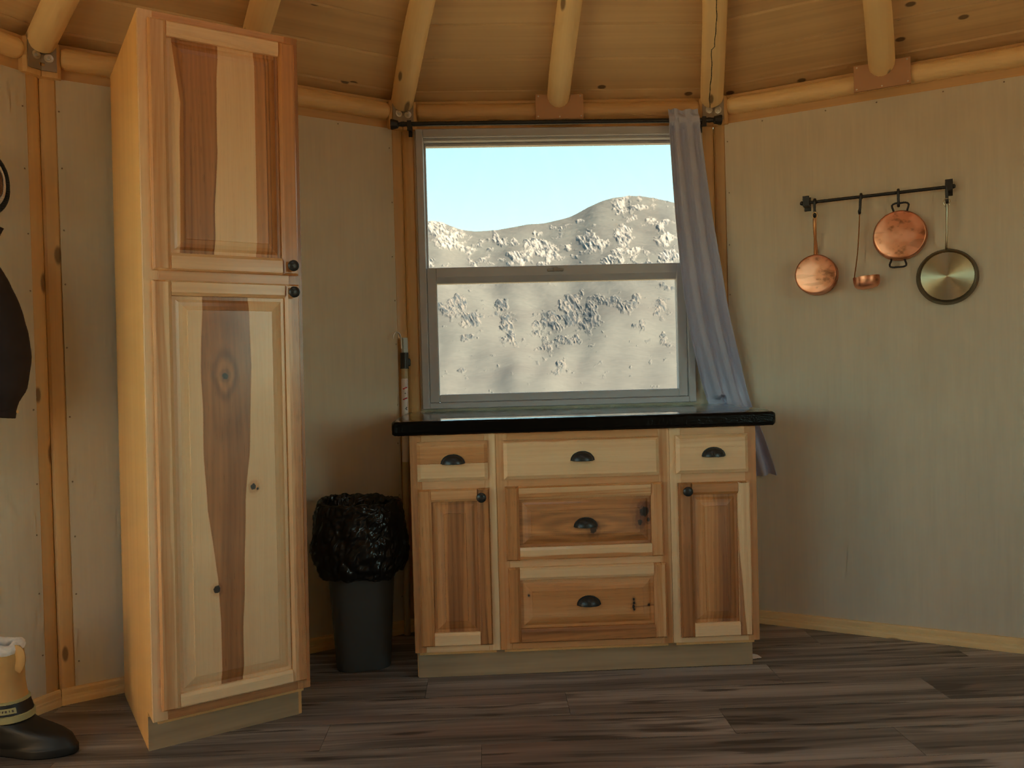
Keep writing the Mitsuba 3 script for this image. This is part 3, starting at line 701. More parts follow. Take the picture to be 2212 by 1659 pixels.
# --- three base cabinets under the counter
def side_notch(): return Polygon([(0.019, 0.114), (0.019, 0.871), (0.575, 0.871), (0.575, 0.0), (0.090, 0.0), (0.090, 0.114)])
def base(name, label, xa, xb, rails, tones):
    t = thing(name, label, 'cabinet', 'base cabinets under the counter')
    plain(t + '__side_panel', side_mesh(xa + 0.0005, xa + 0.0145, side_notch()), CAB, 'maple_side')
    plain(t + '__side_panel', side_mesh(xb - 0.0145, xb - 0.0005, side_notch()), CAB, 'maple_side')
    plain(t + '__bottom_panel', box(xa + 0.0145, xb - 0.0145, 0.019, 0.575, 0.100, 0.115), CAB, 'maple_side')
    plain(t + '__back_panel', box(xa + 0.0145, xb - 0.0145, 0.567, 0.575, 0.115, 0.871), CAB, 'maple_side')
    wood(t + '__face_stile', cbox(xa + 0.0004, xa + 0.040, 0.0, 0.019, 0.114, 0.871, 0.001), CAB, 'z', tones[0])
    wood(t + '__face_stile', cbox(xb - 0.040, xb - 0.0004, 0.0, 0.019, 0.114, 0.871, 0.001), CAB, 'z', tones[1])
    for (z0, z1), k in zip(rails, tones[2:]):
        wood(t + '__face_rail', cbox(xa + 0.040, xb - 0.040, 0.0, 0.019, z0, z1, 0.001), CAB, 'x', k)
    return t
def slab(root, x0, x1, z0, z1, k, k2=None, zsplit=None):
    """flat drawer front with a stepped bevel all round, glued up of one or two boards."""
    def part(za, zb, kk, top, bot):
        b_ = 0.012
        P = [(x, y, z) for x in (x0, x1) for z in (za, zb) for y in (-0.001, -0.012)]
        P += [(x, -0.020, z) for x in (x0 + b_, x1 - b_) for z in (za + (b_ if bot else 0), zb - (b_ if top else 0))]
        return wood(root + '__front', hull(P), CAB, 'x', kk)
    if k2 is None: part(z0, z1, k, True, True)
    else:
        part(zsplit + 0.0001, z1, k, True, False); part(z0, zsplit - 0.0001, k2, False, True)
R2 = ((0.833, 0.871), (0.672, 0.722), (0.114, 0.152))
t = base('base_cabinet', 'hickory base cabinet at the left end under the counter, knob at its upper right', 0.0, 0.298, R2, [hk(0.55, streak=0.7), hk(0.26, 0.004, 0.012, 0.10, 0, 0.5), hk(0.38), hk(0.30), hk(0.22, streak=0.5)])
slab(t + '__drawer', 0.026, 0.2695, 0.7115, 0.848, hk(0.50, streak=0.5), hk(0.16, streak=0.5), 0.7715); cup(t + '__drawer__pull', CAB, 0.1493, 0.7715)
dn = t + '__door'
panel_front(dn, CAB, 0.025, 0.272, 0.139, 0.683, (0.046, 0.043), (0.043, 0.046), (hk(0.60, streak=1.0), hk(0.58, -.01, 0.010, 0.74, streak=1.0), hk(0.42, streak=0.7), hk(0.10, streak=0.3), hk(0.60, -0.005, 0.026, 0.76, 0.02, 1.1)))
knob(dn + '__knob', CAB, 0.2440, 0.6545)
t = base('base_cabinet', 'wide hickory base cabinet of three drawers in the middle under the counter', 0.298, 0.9065, ((0.836, 0.871), (0.668, 0.722), (0.388, 0.442), (0.114, 0.152)), [hk(0.40, streak=0.9), hk(0.30, 0.002, 0.012, 0.42, 0, 0.9), hk(0.45), hk(0.40), hk(0.25), hk(0.45)])
slab(t + '__top_drawer', 0.3245, 0.8670, 0.7100, 0.8455, hk(0.17, 0.066, 0.008, 0.50, 0.0, 0.35)); cup(t + '__top_drawer__pull', CAB, 0.5979, 0.7695)
dn = t + '__middle_drawer'
panel_front(dn, CAB, 0.3265, 0.876, 0.427, 0.6840, (0.047, 0.041), (0.045, 0.0445), (hk(0.56, streak=0.9), hk(0.48, streak=0.6), hk(0.34, -0.016, 0.006, 0.5, 0.015, 0.8), hk(0.16, -0.020, 0.012, 0.52, 0.0, 0.4), 0), 'hickory_middrawer', grain='x')
cup(dn + '__pull', CAB, 0.6037, 0.5390)
dn = t + '__bottom_drawer'
panel_front(dn, CAB, 0.3300, 0.8820, 0.1400, 0.4015, (0.041, 0.043), (0.043, 0.048), (hk(0.56, streak=0.8), hk(0.48, 0.01, 0.008, 0.35, 0, 0.9), hk(0.15, streak=0.35), hk(0.66, streak=1.0), 0), 'hickory_lowdrawer', grain='x')
cup(dn + '__pull', CAB, 0.6079, 0.2665)
t = base('base_cabinet', 'hickory base cabinet at the right end under the counter, knob at its upper left', 0.9065, 1.2145, R2, [hk(0.18, streak=0.5), hk(0.52, streak=0.6), hk(0.26), hk(0.30), hk(0.18, streak=0.3)])
slab(t + '__drawer', 0.927, 1.182, 0.7110, 0.8460, hk(0.24, -0.01, 0.010, 0.36, 0.02, 0.7), hk(0.15, streak=0.35), 0.8020); cup(t + '__drawer__pull', CAB, 1.0577, 0.7700)
dn = t + '__door'
panel_front(dn, CAB, 0.9335, 1.1850, 0.1360, 0.6785, (0.0465, 0.044), (0.042, 0.049), (hk(0.80, streak=0.8), hk(0.76, 0.030, 0.026, 0.26, -0.045, 0.7), hk(0.64, streak=0.5), hk(0.10, streak=0.25), hk(0.64, 0.01, 0.030, 0.74, 0.02, 1.2)))
knob(dn + '__knob', CAB, 0.9595, 0.6525)
plain('toe_kick_board', cbox(0.004, 1.212, 0.076, 0.0885, 0.0, 0.0995, 0.001), CAB, 'toe_wood', label='dull brown toe kick board along the foot of the base cabinets', cat='board')

# --- counter slab, live front edge
nx = 140
xs = np.linspace(-0.0565, 1.2792, nx); YB = 0.585
wav = 0.0020 * (meshkit.fbm(np.stack([xs * 14, xs * 0, xs * 0], 1), 3, 4) - 0.5)
wavz = 0.0030 * (meshkit.fbm(np.stack([xs * 22, xs * 0 + 3, xs * 0], 1), 3, 5) - 0.5)
prof = [(YB, 0.9262), (0.30, 0.9262), (0.16, 0.9260), (0.10, 0.9257), (0.06, 0.9252), (0.03, 0.9242), (0.0, 0.9225), (-0.018, 0.9212), (-0.0235, 0.9198), (-0.0285, 0.9165), (-0.0300, 0.9120), (-0.0300, 0.8850), (-0.0285, 0.8765), (-0.0225, 0.8725), (YB, 0.8715)]
V, F, UV = [], [], []
endx = np.minimum(xs - xs[0], xs[-1] - xs)
for k, x in enumerate(xs):
    rnd = 0.010 * (1 - min(1, endx[k] / 0.012)) ** 2
    for j, (yy, zz) in enumerate(prof):
        fr_ = 1.0 if 7 <= j <= 13 else 0.0
        y2 = yy + (wav[k] + rnd) * fr_
        z2 = zz + (wavz[k] if j >= 11 and fr_ else (0.10 * wavz[k] * (3 <= j <= 7))) + (rnd * 0.5 * (0.899 - zz) / 0.027)
        V.append((x, y2, z2)); UV.append((x, y2 if j < 9 else -0.03 + (0.92 - z2)))
n = len(prof)
for k in range(nx - 1):
    for j in range(n - 1):
        a = k * n + j; F += [(a, a + 1, a + n + 1), (a, a + n + 1, a + n)]
    a = k * n; F += [(a, a + n, a + n + n - 1), (a, a + n + n - 1, a + n - 1)]
for k in (0, nx - 1):
    for j in range(1, n - 1): F.append((k * n, k * n + j + 1, k * n + j) if k == 0 else (k * n, k * n + j, k * n + j + 1))
V, F, UV = np.array(V), np.array(F), np.array(UV)
slabm = tm(V, F); slabm.fix_normals(); F = slabm.faces
zc_ = V[F].mean(1)[:, 2]; top = (np.abs(slabm.face_normals[:, 2]) > 0.97) & (zc_ > 0.9205)
ct_ = thing('countertop', 'glossy dark burnt wood counter slab on the base cabinets under the window', 'countertop')
for nm, msk, bs in (('top', top, 'counter_top'), ('edge', ~top, 'counter_edge')):
    ff = F[msk]; used, inv = np.unique(ff, return_inverse=True)
    add(ct_ + '__' + nm, tm(CAB.pts(V[used]), inv.reshape(-1, 3)), bs, nm == 'top', UV[used])

# ------------------------------------------------------------------ curtain rod and curtain
rod = thing('curtain_rod', 'black curtain rod with knob ends over the window', 'curtain rod')
ry, rz = -0.087, 2.112
add(rod + '__bar', W2.m(tube([(0.0, ry, rz), (0.6, ry, rz), (1.30, ry, rz)], 0.0095, 16)), 'black_metal', 40)
FIN = [(0, 0), (0.011, 0), (0.011, 0.010), (0.007, 0.014), (0.007, 0.020), (0.016, 0.026), (0.0175, 0.034), (0.0215, 0.050), (0.021, 0.054), (0, 0.056)]
for x, s in ((0.018, -1), (1.282, 1)):
    f = orient(lathe(FIN, 28), 'x'); f.vertices[:, 0] *= s
    if s < 0: f.invert()
    add(rod + '__finial', W2.m(move(f, x, ry, rz)), 'black_metal', 35)
for x in (0.040, 1.262):
    add(rod + '__bracket', W2.m(cat_([cbox(x - 0.008, x + 0.008, -0.034, -0.030, 2.075, 2.130, 0.001), cbox(x - 0.006, x + 0.006, ry - 0.004, -0.030, 2.094, 2.102, 0.001), cbox(x - 0.009, x + 0.009, ry - 0.013, ry - 0.009, 2.082, 2.124, 0.001)])), 'black_metal')

def corner_x(u, v): return u, v
# curtain: rows down the cloth, columns across; W2 coordinates (x along, v into the room), z
zs = np.array([2.158, 2.112, 1.95, 1.75, 1.50, 1.30, 1.10, 0.945, 0.86, 0.74, 0.626])
lf = np.array([1.113, 1.114, 1.120, 1.130, 1.150, 1.174, 1.214, 1.259, 1.300, 1.345, 1.375])
rt = np.array([1.240, 1.245, 1.262, 1.284, 1.318, 1.345, 1.385, 1.422, 1.450, 1.484, 1.512])
vl = np.array([0.086, 0.086, 0.088, 0.088, 0.084, 0.078, 0.066, 0.050, 0.045, 0.055, 0.065])
vr = np.array([0.084, 0.084, 0.086, 0.090, 0.098, 0.106, 0.112, 0.112, 0.118, 0.135, 0.150])
from scipy.interpolate import PchipInterpolator
NZ, NX = 150, 170
zz = np.linspace(2.158, 0.626, NZ)
I = lambda a: PchipInterpolator(-zs, a)(-zz)
L_, R_, VL, VR = I(lf), I(rt), I(vl), I(vr)
s = np.linspace(0, 1, NX)
V = np.zeros((NZ, NX, 3))
for r_ in range(NZ):
    t_ = (2.158 - zz[r_]) / 1.53
    amp = (0.020 + 0.012 * t_) * (1 - 0.55 * np.exp(-((zz[r_] - 0.93) / 0.12) ** 2))
    ph = 0.7 * t_ + 0.25 * np.sin(4 * t_)
    fold = np.sin(2 * np.pi * (2.7 * s ** (0.85 + 0.35 * t_)) + 2.4 + ph) + 0.16 * np.sin(2 * np.pi * 5.6 * s + 3 * t_)
    sharp = np.tanh(1.5 * fold)
    x = L_[r_] + (R_[r_] - L_[r_]) * (s + 0.016 * np.sin(2 * np.pi * 2.7 * s + 0.5))
    if zz[r_] > 2.09: amp *= 0.8
    pocket = 0.010 * math.exp(-((zz[r_] - 2.112) / 0.014) ** 2)
    v_ = VL[r_] + (VR[r_] - VL[r_]) * s + amp * 0.62 * sharp + pocket
    V[r_, :, 0], V[r_, :, 1], V[r_, :, 2] = x, -v_, zz[r_] + 0.006 * np.sin(9 * s) * (1 if zz[r_] < 0.8 else 0.4) 
# keep the cloth in front of the walls
wall3 = lambda x: np.where(x > SIDE, (x - SIDE) * math.tan(T30), 0.0)
V[..., 1] = np.minimum(V[..., 1], -(wall3(V[..., 0]) + 0.017))
V[..., 1] = np.where((V[..., 2] > 2.09) & (V[..., 2] < 2.135), np.minimum(V[..., 1], -0.100), V[..., 1])
V[..., 1] = np.where((V[..., 2] > 0.86) & (V[..., 2] < 0.955) & (V[..., 0] < 1.336), np.maximum(V[..., 1], -0.046), V[..., 1])
idx = np.arange(NZ * NX).reshape(NZ, NX)
a, b_, c_, d_ = idx[:-1, :-1].ravel(), idx[:-1, 1:].ravel(), idx[1:, 1:].ravel(), idx[1:, :-1].ravel()
F = np.vstack([np.stack([a, d_, c_], 1), np.stack([a, c_, b_], 1)])
front = tm(V.reshape(-1, 3), F)
vn = front.vertex_normals
back = V.reshape(-1, 3) - vn * 0.0016
nv = NZ * NX
edge_loop = np.r_[idx[0, :], idx[1:, -1], idx[-1, -2::-1], idx[-2:0:-1, 0]]
E_ = []
for q in range(len(edge_loop)):
    p0, p1 = edge_loop[q], edge_loop[(q + 1) % len(edge_loop)]
    E_ += [(p0, p1, p1 + nv), (p0, p1 + nv, p0 + nv)]
cur = tm(np.vstack([V.reshape(-1, 3), back]), np.vstack([F, F[:, ::-1] + nv, np.array(E_)]))
add('curtain', W2.m(cur), 'curtain_cloth', 60, label='grey blue curtain panel pushed to the right end of the rod', cat='curtain')

# ------------------------------------------------------------------ pot rack and pans on the right wall (x along, -y into the room)
rk = thing('pot_rack', 'black iron bar on two square brackets on the right wall', 'rack')
BY, BZ = -0.050, 1.7305
add(rk + '__bar', W3.m(tube([(0.366, BY, BZ), (0.63, BY, BZ), (0.894, BY, BZ)], 0.0062, 14)), 'black_metal', 40)
for x in (0.378, 0.884):
    br = add(rk + '__bracket', W3.m(cat_([cbox(x - 0.0125, x + 0.0125, -0.0155, -0.0102, 1.7030, 1.7580, 0.001), cbox(x - 0.0125, x + 0.0125, -0.062, -0.0155, 1.7160, 1.7240, 0.001), cbox(x - 0.0125, x + 0.0125, -0.062, -0.056, 1.7160, 1.7570, 0.001), cbox(x - 0.0125, x + 0.0125, -0.0560, -0.0155, 1.7380, 1.7440, 0.001)])), 'black_metal')
for x, sg in ((0.366, -1), (0.894, 1)):
    f = orient(lathe([(0, 0), (0.0062, 0), (0.0085, 0.003), (0.0085, 0.007), (0.005, 0.0115), (0, 0.0125)], 18), 'x'); f.vertices[:, 0] *= sg
    if sg < 0: f.invert()
    add(rk + '__finial', W3.m(move(f, x, BY, BZ)), 'black_metal', 30)
HOOK = ['black hook holding the small copper saucepan', 'black hook holding the copper ladle', 'black hook holding the two-handled copper pan', 'black hook at the right end of the rack holding the steel skillet']
def hook(i, x, zb, lean=0.0):
    P = [(x, BY + 0.010, BZ - 0.006), (x, BY + 0.0105, BZ + 0.004), (x, BY + 0.004, BZ + 0.0108), (x, BY - 0.005, BZ + 0.0095), (x, BY - 0.0102, BZ + 0.001), (x + lean * .3, BY - 0.010, BZ - 0.012), (x + lean * .8, BY - 0.006, zb + 0.016), (x + lean, BY - 0.004, zb + 0.006), (x + lean, BY - 0.010, zb), (x + lean, BY - 0.017, zb + 0.002), (x + lean, BY - 0.021, zb + 0.012)]
    add('rack_hook', W3.m(tube(bez(P, 40), 0.0038, 10, squash=(1, 1.35))), 'black_metal', 50, label=HOOK[i], cat='hook', group='hooks on the pot rack')
hook(0, 0.4104, 1.668); hook(1, 0.5815, 1.664, -0.006); hook(2, 0.7130, 1.676); hook(3, 0.8765, 1.670)
def pan(prof, cx, cz, ywall, sections=64):
    """prof: (radius, distance from the wall)."""
    return move(orient(lathe(prof, sections), '-y'), cx, ywall, cz)
def loop_handle(P, r, n=40, sides=10): return tube(bez(P, n), r, sides)
# small copper saucepan, its bottom to the room
sp = thing('copper_saucepan', 'small copper saucepan hanging at the left end of the rack', 'pan')
cx, cz, y0 = 0.411, 1.4385, -0.014
body = [(0.0735, 0.0), (0.0785, 0.0), (0.0795, 0.003), (0.0785, 0.006), (0.0785, 0.066), (0.0760, 0.0725), (0.0700, 0.0755), (0.030, 0.0762), (0, 0.0762), (0, 0.0740), (0.0690, 0.0735), (0.0735, 0.0680), (0.0745, 0.0600), (0.0735, 0.0)]
add(sp + '__body', W3.m(pan(body, cx, cz, y0)), 'copper', 30)
hp = [(cx - 0.003, -0.026, cz + 0.075), (cx - 0.003, -0.033, cz + 0.100), (cx - 0.002, -0.050, cz + 0.150), (cx - 0.001, -0.062, cz + 0.205), (cx, -0.062, cz + 0.226)]
add(sp + '__handle', W3.m(tube(bez(hp, 24), np.r_[np.linspace(0.0095, 0.0058, 12), np.linspace(0.0058, 0.0080, 12)], 14, squash=(0.55, 1.0))), 'copper_dark', 50)
th = np.linspace(0, 2 * np.pi, 28)
add(sp + '__hanging_ring', W3.m(tube(np.stack([cx + 0.0085 * np.cos(th), np.full(28, -0.0635), cz + 0.2365 + 0.0125 * np.sin(th)], 1), 0.0026, 8, caps=False)), 'brass_edge', 50)
# ladle
ld = thing('copper_ladle', 'copper ladle with a long thin handle hanging second on the rack', 'ladle')
P = [(0.5765, -0.0625, 1.6690), (0.5750, -0.056, 1.655), (0.5700, -0.052, 1.58), (0.5630, -0.050, 1.50), (0.5540, -0.046, 1.44), (0.5505, -0.044, 1.418), (0.5500, -0.044, 1.402)]
add(ld + '__handle', W3.m(tube(bez(P, 30), 0.0032, 10, squash=(0.7, 1.5))), 'copper_dark', 50)
bl = lathe([(0.0475, 0.048), (0.0485, 0.048), (0.0482, 0.030), (0.0450, 0.0140), (0.0360, 0.0045), (0.020, 0.0005), (0, 0), (0, 0.0025), (0.020, 0.003), (0.0345, 0.0068), (0.0432, 0.0155), (0.0465, 0.031), (0.0475, 0.048)], 48)
R_t = trimesh.transformations.rotation_matrix(math.radians(-5), (0, 1, 0)); bl.apply_transform(R_t)
add(ld + '__bowl', W3.m(move(bl, 0.5985, -0.061, 1.3690)), 'copper', 35)
# two-handled copper pan
pp = thing('copper_pan', 'round copper pan with two black loop handles hanging third on the rack', 'pan')
cx, cz, y0 = 0.7145, 1.5685, -0.020
body = [(0.0890, 0.0), (0.0950, 0.0), (0.0960, 0.002), (0.0945, 0.005), (0.0935, 0.030), (0.0900, 0.0365), (0.0840, 0.0392), (0.040, 0.0402), (0, 0.0402), (0, 0.038), (0.0830, 0.0372), (0.0880, 0.0345), (0.0905, 0.0290), (0.0890, 0.0)]
add(pp + '__body', W3.m(pan(body, cx, cz, y0)), 'copper', 30)
for sg, dx in ((1, 0.004), (-1, -0.008)):
    P = [(cx + dx - 0.024, y0 - 0.012, cz + sg * 0.0885), (cx + dx - 0.0255, y0 - 0.018, cz + sg * 0.1000), (cx + dx - 0.0275, y0 - 0.024, cz + sg * 0.1175), (cx + dx - 0.020, y0 - 0.026, cz + sg * 0.1215), (cx + dx, y0 - 0.026, cz + sg * 0.1218), (cx + dx + 0.020, y0 - 0.026, cz + sg * 0.1215), (cx + dx + 0.0275, y0 - 0.024, cz + sg * 0.1175), (cx + dx + 0.0255, y0 - 0.018, cz + sg * 0.1000), (cx + dx + 0.024, y0 - 0.012, cz + sg * 0.0885)]
    add(pp + '__handle', W3.m(loop_handle(P, 0.0036)), 'black_metal', 50)
# steel skillet
sk = thing('steel_skillet', 'steel skillet with a brushed base hanging at the right end of the rack', 'skillet')
cx, cz, y0 = 0.8728, 1.3985, -0.016
rim = [(0.0985, 0.0), (0.1045, 0.0), (0.1055, 0.0015), (0.1040, 0.004), (0.1020, 0.020), (0.0965, 0.0295), (0.0935, 0.0310), (0.0925, 0.0330), (0.0905, 0.0342), (0.0895, 0.0330), (0.0885, 0.0300), (0.0985, 0.0)]
add(sk + '__body', W3.m(pan(rim, cx, cz, y0)), 'steel_dark', 30)
nr, na = 10, 96
rr_ = np.linspace(0.0004, 0.0892, nr); aa = np.linspace(0, 2 * np.pi, na + 1)
Vb = np.array([(cx + r * math.cos(a), y0 - 0.0338 + (0.0006 if k == nr - 1 else 0), cz + r * math.sin(a)) for k, r in enumerate(rr_) for a in aa]); UVb = np.array([(a, r) for r in rr_ for a in aa])
Fb = [(k * (na + 1) + j, k * (na + 1) + j + 1, (k + 1) * (na + 1) + j + 1) for k in range(nr - 1) for j in range(na)] + [(k * (na + 1) + j, (k + 1) * (na + 1) + j + 1, (k + 1) * (na + 1) + j) for k in range(nr - 1) for j in range(na)]
add(sk + '__base_disc', tm(W3.pts(Vb), Fb), 'brushed_steel', True, UVb)
hp = [(cx - 0.001, y0 - 0.010, cz + 0.102), (cx - 0.001, -0.045, cz + 0.115), (cx + 0.001, -0.058, cz + 0.150), (cx + 0.002, -0.064, cz + 0.200), (cx + 0.003, -0.066, cz + 0.245), (cx + 0.003, -0.066, cz + 0.262)]
add(sk + '__handle', W3.m(tube(bez(hp, 26), np.r_[np.linspace(0.0105, 0.0070, 13), np.linspace(0.0070, 0.0098, 13)], 14, squash=(0.5, 1.0))), 'steel', 50)
add(sk + '__hanging_ring', W3.m(tube(np.stack([cx + 0.003 + 0.0095 * np.cos(th), np.full(28, -0.0665), cz + 0.272 + 0.0135 * np.sin(th)], 1), 0.0030, 8, caps=False)), 'steel', 50)
for zz_ in (0.112, 0.126):
    add(sk + '__rivet', W3.m(move(orient(lathe([(0, 0), (0.004, 0), (0.003, 0.002), (0, 0.0026)], 14), '-y'), cx - 0.0005, -0.0465 if zz_ < 0.12 else -0.053, cz + zz_)), 'steel', 40)

# ------------------------------------------------------------------ pole with a hook in the corner left of the window
hpol = thing('hook_pole', 'pole with a metal hook and red marked label in the corner left of the counter', 'pole')
bx, by = 1.272, -0.040
tilt = lambda z: (bx + 0.020 * z, by + 0.004 * z)
def seg(z0, z1, r): return W1.m(tube([(*tilt(z0), z0), (*tilt((z0 + z1) / 2), (z0 + z1) / 2), (*tilt(z1), z1)], r, 20))
add(hpol + '__tube', seg(0.0, 1.115, 0.0135), 'pole_tan', 40)
add(hpol + '__label', seg(0.72, 1.067, 0.0139), 'label_white', 40)
add(hpol + '__clamp', W1.m(cat_([tube([(*tilt(1.108), 1.108), (*tilt(1.14), 1.14), (*tilt(1.175), 1.175)], 0.0175, 20), cbox(tilt(1.14)[0] + 0.008, tilt(1.14)[0] + 0.024, by - 0.008, by + 0.010, 1.118, 1.150, 0.004)])), 'black_metal', 40)
add(hpol + '__cap', W1.m(cbox(tilt(1.2)[0] - 0.0115, tilt(1.2)[0] + 0.0115, by - 0.009, by + 0.011, 1.172, 1.238, 0.003)), 'pole_cap')
P = [(tilt(1.2)[0] - 0.014, by, 1.192), (tilt(1.2)[0] - 0.015, by, 1.215), (tilt(1.2)[0] - 0.018, by - 0.002, 1.240), (tilt(1.2)[0] - 0.026, by - 0.004, 1.256), (tilt(1.2)[0] - 0.038, by - 0.005, 1.2605), (tilt(1.2)[0] - 0.050, by - 0.006, 1.251), (tilt(1.2)[0] - 0.055, by - 0.006, 1.232)]
add(hpol + '__hook', W1.m(tube(bez(P, 30), 0.0030, 10)), 'bolt_zinc', 50)
def mark(z0, z1, a0, a1, bs, name):
    """a printed patch wrapped on the label."""
    aa = np.radians(np.linspace(a0, a1, 7)); Vm = []
    for z in (z0, z1):
        x, y_ = tilt(z)
        Vm += [(x + 0.0142 * math.sin(q), y_ - 0.0142 * math.cos(q), z) for q in aa]
    Fm = [(j, j + 1, 8 + j) for j in range(6)] + [(j, 8 + j, 7 + j) for j in range(6)]
    add(hpol + '__label__' + name, W1.m(tm(Vm, Fm)), bs)
for zc2 in (1.026, 0.982):
    for a0, a1, dz in ((-60, -25, -0.001), (-30, -8, 0.002), (-12, 22, 0.0035)): mark(zc2 + dz - 0.0028, zc2 + dz + 0.0028, a0, a1, 'label_red', 'red_mark')
for z0, z1 in ((1.032, 1.062), (0.988, 1.018), (0.950, 0.974)):
    mark(z0, z1, 22, 30, 'label_pink', 'pink_line'); mark(z0, z1, 58, 64, 'label_pink', 'pink_line'); mark(z0, z0 + 0.001, 24, 62, 'label_pink', 'pink_line'); mark(z1 - 0.001, z1, 24, 62, 'label_pink', 'pink_line')
for z0, a0, a1 in ((0.940, -25, 10), (0.945, -10, 20), (0.935, -5, 25), (1.004, -30, -5), (0.916, -20, 20), (0.910, -35, 0)): mark(z0, z0 + 0.0035, a0, a1, 'label_dark', 'dark_mark')

# ------------------------------------------------------------------ trash can and its liner
TCX, TCY = -0.583, 3.065
TF = Frame((TCX, TCY), AL + T30 * 0.35)
def superel(a, b_, e, n): 
    t_ = np.linspace(0, 2 * np.pi, n, endpoint=False); c, s_ = np.cos(t_), np.sin(t_)
    return np.stack([a * np.sign(c) * np.abs(c) ** (2 / e), b_ * np.sign(s_) * np.abs(s_) ** (2 / e)], 1)
def loft(rings, close0=True, close1=False):
    n = len(rings[0]); V = np.vstack(rings); F = []
    for k in range(len(rings) - 1):
        for j in range(n):
            a, b_ = k * n + j, k * n + (j + 1) % n; F += [(a, b_, b_ + n), (a, b_ + n, a + n)]
    if close0: V = np.vstack([V, rings[0].mean(0)]); c = len(V) - 1; F += [(c, (j + 1) % n, j) for j in range(n)]
    if close1: V = np.vstack([V, rings[-1].mean(0)]); c = len(V) - 1; o = (len(rings) - 1) * n; F += [(c, o + j, o + (j + 1) % n) for j in range(n)]
    return tm(V, F)
def ring(a, b_, z, e=3.2, n=72): p_ = superel(a, b_, e, n); return np.column_stack([p_, np.full(n, z)])
rings = [ring(0.092, 0.070, 0.002), ring(0.098, 0.076, 0.0), ring(0.1005, 0.0785, 0.006)] + [ring(0.1005 + 0.034 * q, 0.0785 + 0.03 * q, 0.006 + 0.574 * q) for q in np.linspace(0.05, 1, 10)]
rings += [ring(0.140, 0.114, 0.585), ring(0.140, 0.114, 0.592), ring(0.130, 0.104, 0.592)] + [ring(0.130 - 0.032 * q, 0.104 - 0.028 * q, 0.592 - 0.58 * q) for q in (0.5, 1.0)]
add('trash_can', TF.m(loft(rings, True, True)), 'can_plastic', 40, label='grey plastic trash can standing between the cabinets', cat='trash can')
nb = 260
def bag_ring(a, b_, z, amp, seed, zamp=0.0):
    p_ = superel(a, b_, 2.5, nb); t_ = np.linspace(0, 2 * np.pi, nb, endpoint=False)
    q = np.stack([np.cos(t_) * 3.2, np.sin(t_) * 3.2, np.full(nb, z * 9)], 1)
    w = (meshkit.fbm(q + seed, 4, 3) - 0.5) * 2; w2 = (meshkit.noise(q * 2.6 + seed, 11) - 0.5) * 2
    rad = 1 + amp * (w * 0.8 + 0.5 * np.abs(w2))
    zz_ = z + zamp * ((meshkit.fbm(np.stack([np.cos(t_) * 2, np.sin(t_) * 2, 0 * t_], 1) + seed, 3, 8) - 0.5) * 2)
    return np.column_stack([p_ * rad[:, None], zz_])
prof_b = [(0.148, 0.122, 0.352, 0.10, 0.028), (0.152, 0.125, 0.362, 0.10, 0.026), (0.164, 0.135, 0.39, 0.12, 0.02), (0.170, 0.138, 0.43, 0.13, 0.01), (0.168, 0.136, 0.47, 0.13, 0.0), (0.165, 0.134, 0.51, 0.12, 0.0), (0.161, 0.131, 0.55, 0.11, 0.0), (0.156, 0.127, 0.585, 0.09, 0.006), (0.151, 0.123, 0.607, 0.07, 0.012), (0.143, 0.116, 0.618, 0.05, 0.014), (0.134, 0.108, 0.612, 0.05, 0.012), (0.124, 0.098, 0.58, 0.03, 0.0), (0.112, 0.088, 0.40, 0.05, 0.0), (0.090, 0.07, 0.25, 0.08, 0.0)]
# denser rows
pb = np.array(prof_b); tq = np.linspace(0, len(pb) - 1, 90)
pb = np.stack([np.interp(tq, np.arange(len(pb)), pb[:, j]) for j in range(5)], 1)
bag = loft([bag_ring(r[0], r[1], r[2], r[3] * 0.9, 5.0, r[4]) for r in pb], False, True)
vv = bag.vertices; nn = bag.vertex_normals
crk = meshkit.fbm(vv * [38, 38, 30], 3, 21); ridg = 1 - np.abs(meshkit.noise(vv * [62, 62, 50] + 3 * meshkit.noise(vv * 30, 2)[:, None], 5) * 2 - 1)
bag.vertices = vv + nn * (0.008 * (crk - 0.5) + 0.006 * ridg ** 3)[:, None]
add('trash_bag', TF.m(bag), 'bag_plastic', 50, label='shiny black liner bag folded over the rim of the trash can', cat='trash bag')

# ------------------------------------------------------------------ jacket, knit cap, boot at the left edge; paper scrap
def blob(spheres, links, edge=0.012, its=8):
    parts = []
    for a, b_ in links:
        (pa, ra), (pb_, rb) = spheres[a], spheres[b_]
        parts.append(m3.Manifold.hull(m3.Manifold.sphere(ra, 24).translate(tuple(pa)) + m3.Manifold.sphere(rb, 24).translate(tuple(pb_))))
    r = parts[0]
    for q in parts[1:]: r = r + q
    r = r.refine_to_length(edge).to_mesh()
    m = trimesh.Trimesh(r.vert_properties[:, :3], r.tri_verts, process=True)
    trimesh.smoothing.filter_taubin(m, iterations=its); return m
jk = thing('jacket', 'dark jacket hanging on the far left wall below the knit cap', 'jacket')
S = {0: ((0.93, -0.085, 1.50), 0.060), 1: ((0.78, -0.085, 1.50), 0.060), 2: ((0.95, -0.09, 1.22), 0.075), 3: ((0.76, -0.09, 1.22), 0.075), 4: ((0.955, -0.09, 0.92), 0.075), 5: ((0.75, -0.09, 0.92), 0.075), 6: ((0.855, -0.085, 1.56), 0.050)}
tors = blob(S, [(0, 1), (0, 2), (1, 3), (2, 3), (2, 4), (3, 5), (4, 5), (0, 6), (1, 6), (0, 3), (1, 2), (2, 5), (3, 4)])
v = tors.vertices; tors.vertices = v + tors.vertex_normals * (0.012 * (meshkit.fbm(v * [14, 14, 6], 3, 3) - 0.5))[:, None]
add(jk + '__body', W0.m(tors), 'jacket_cloth', True)
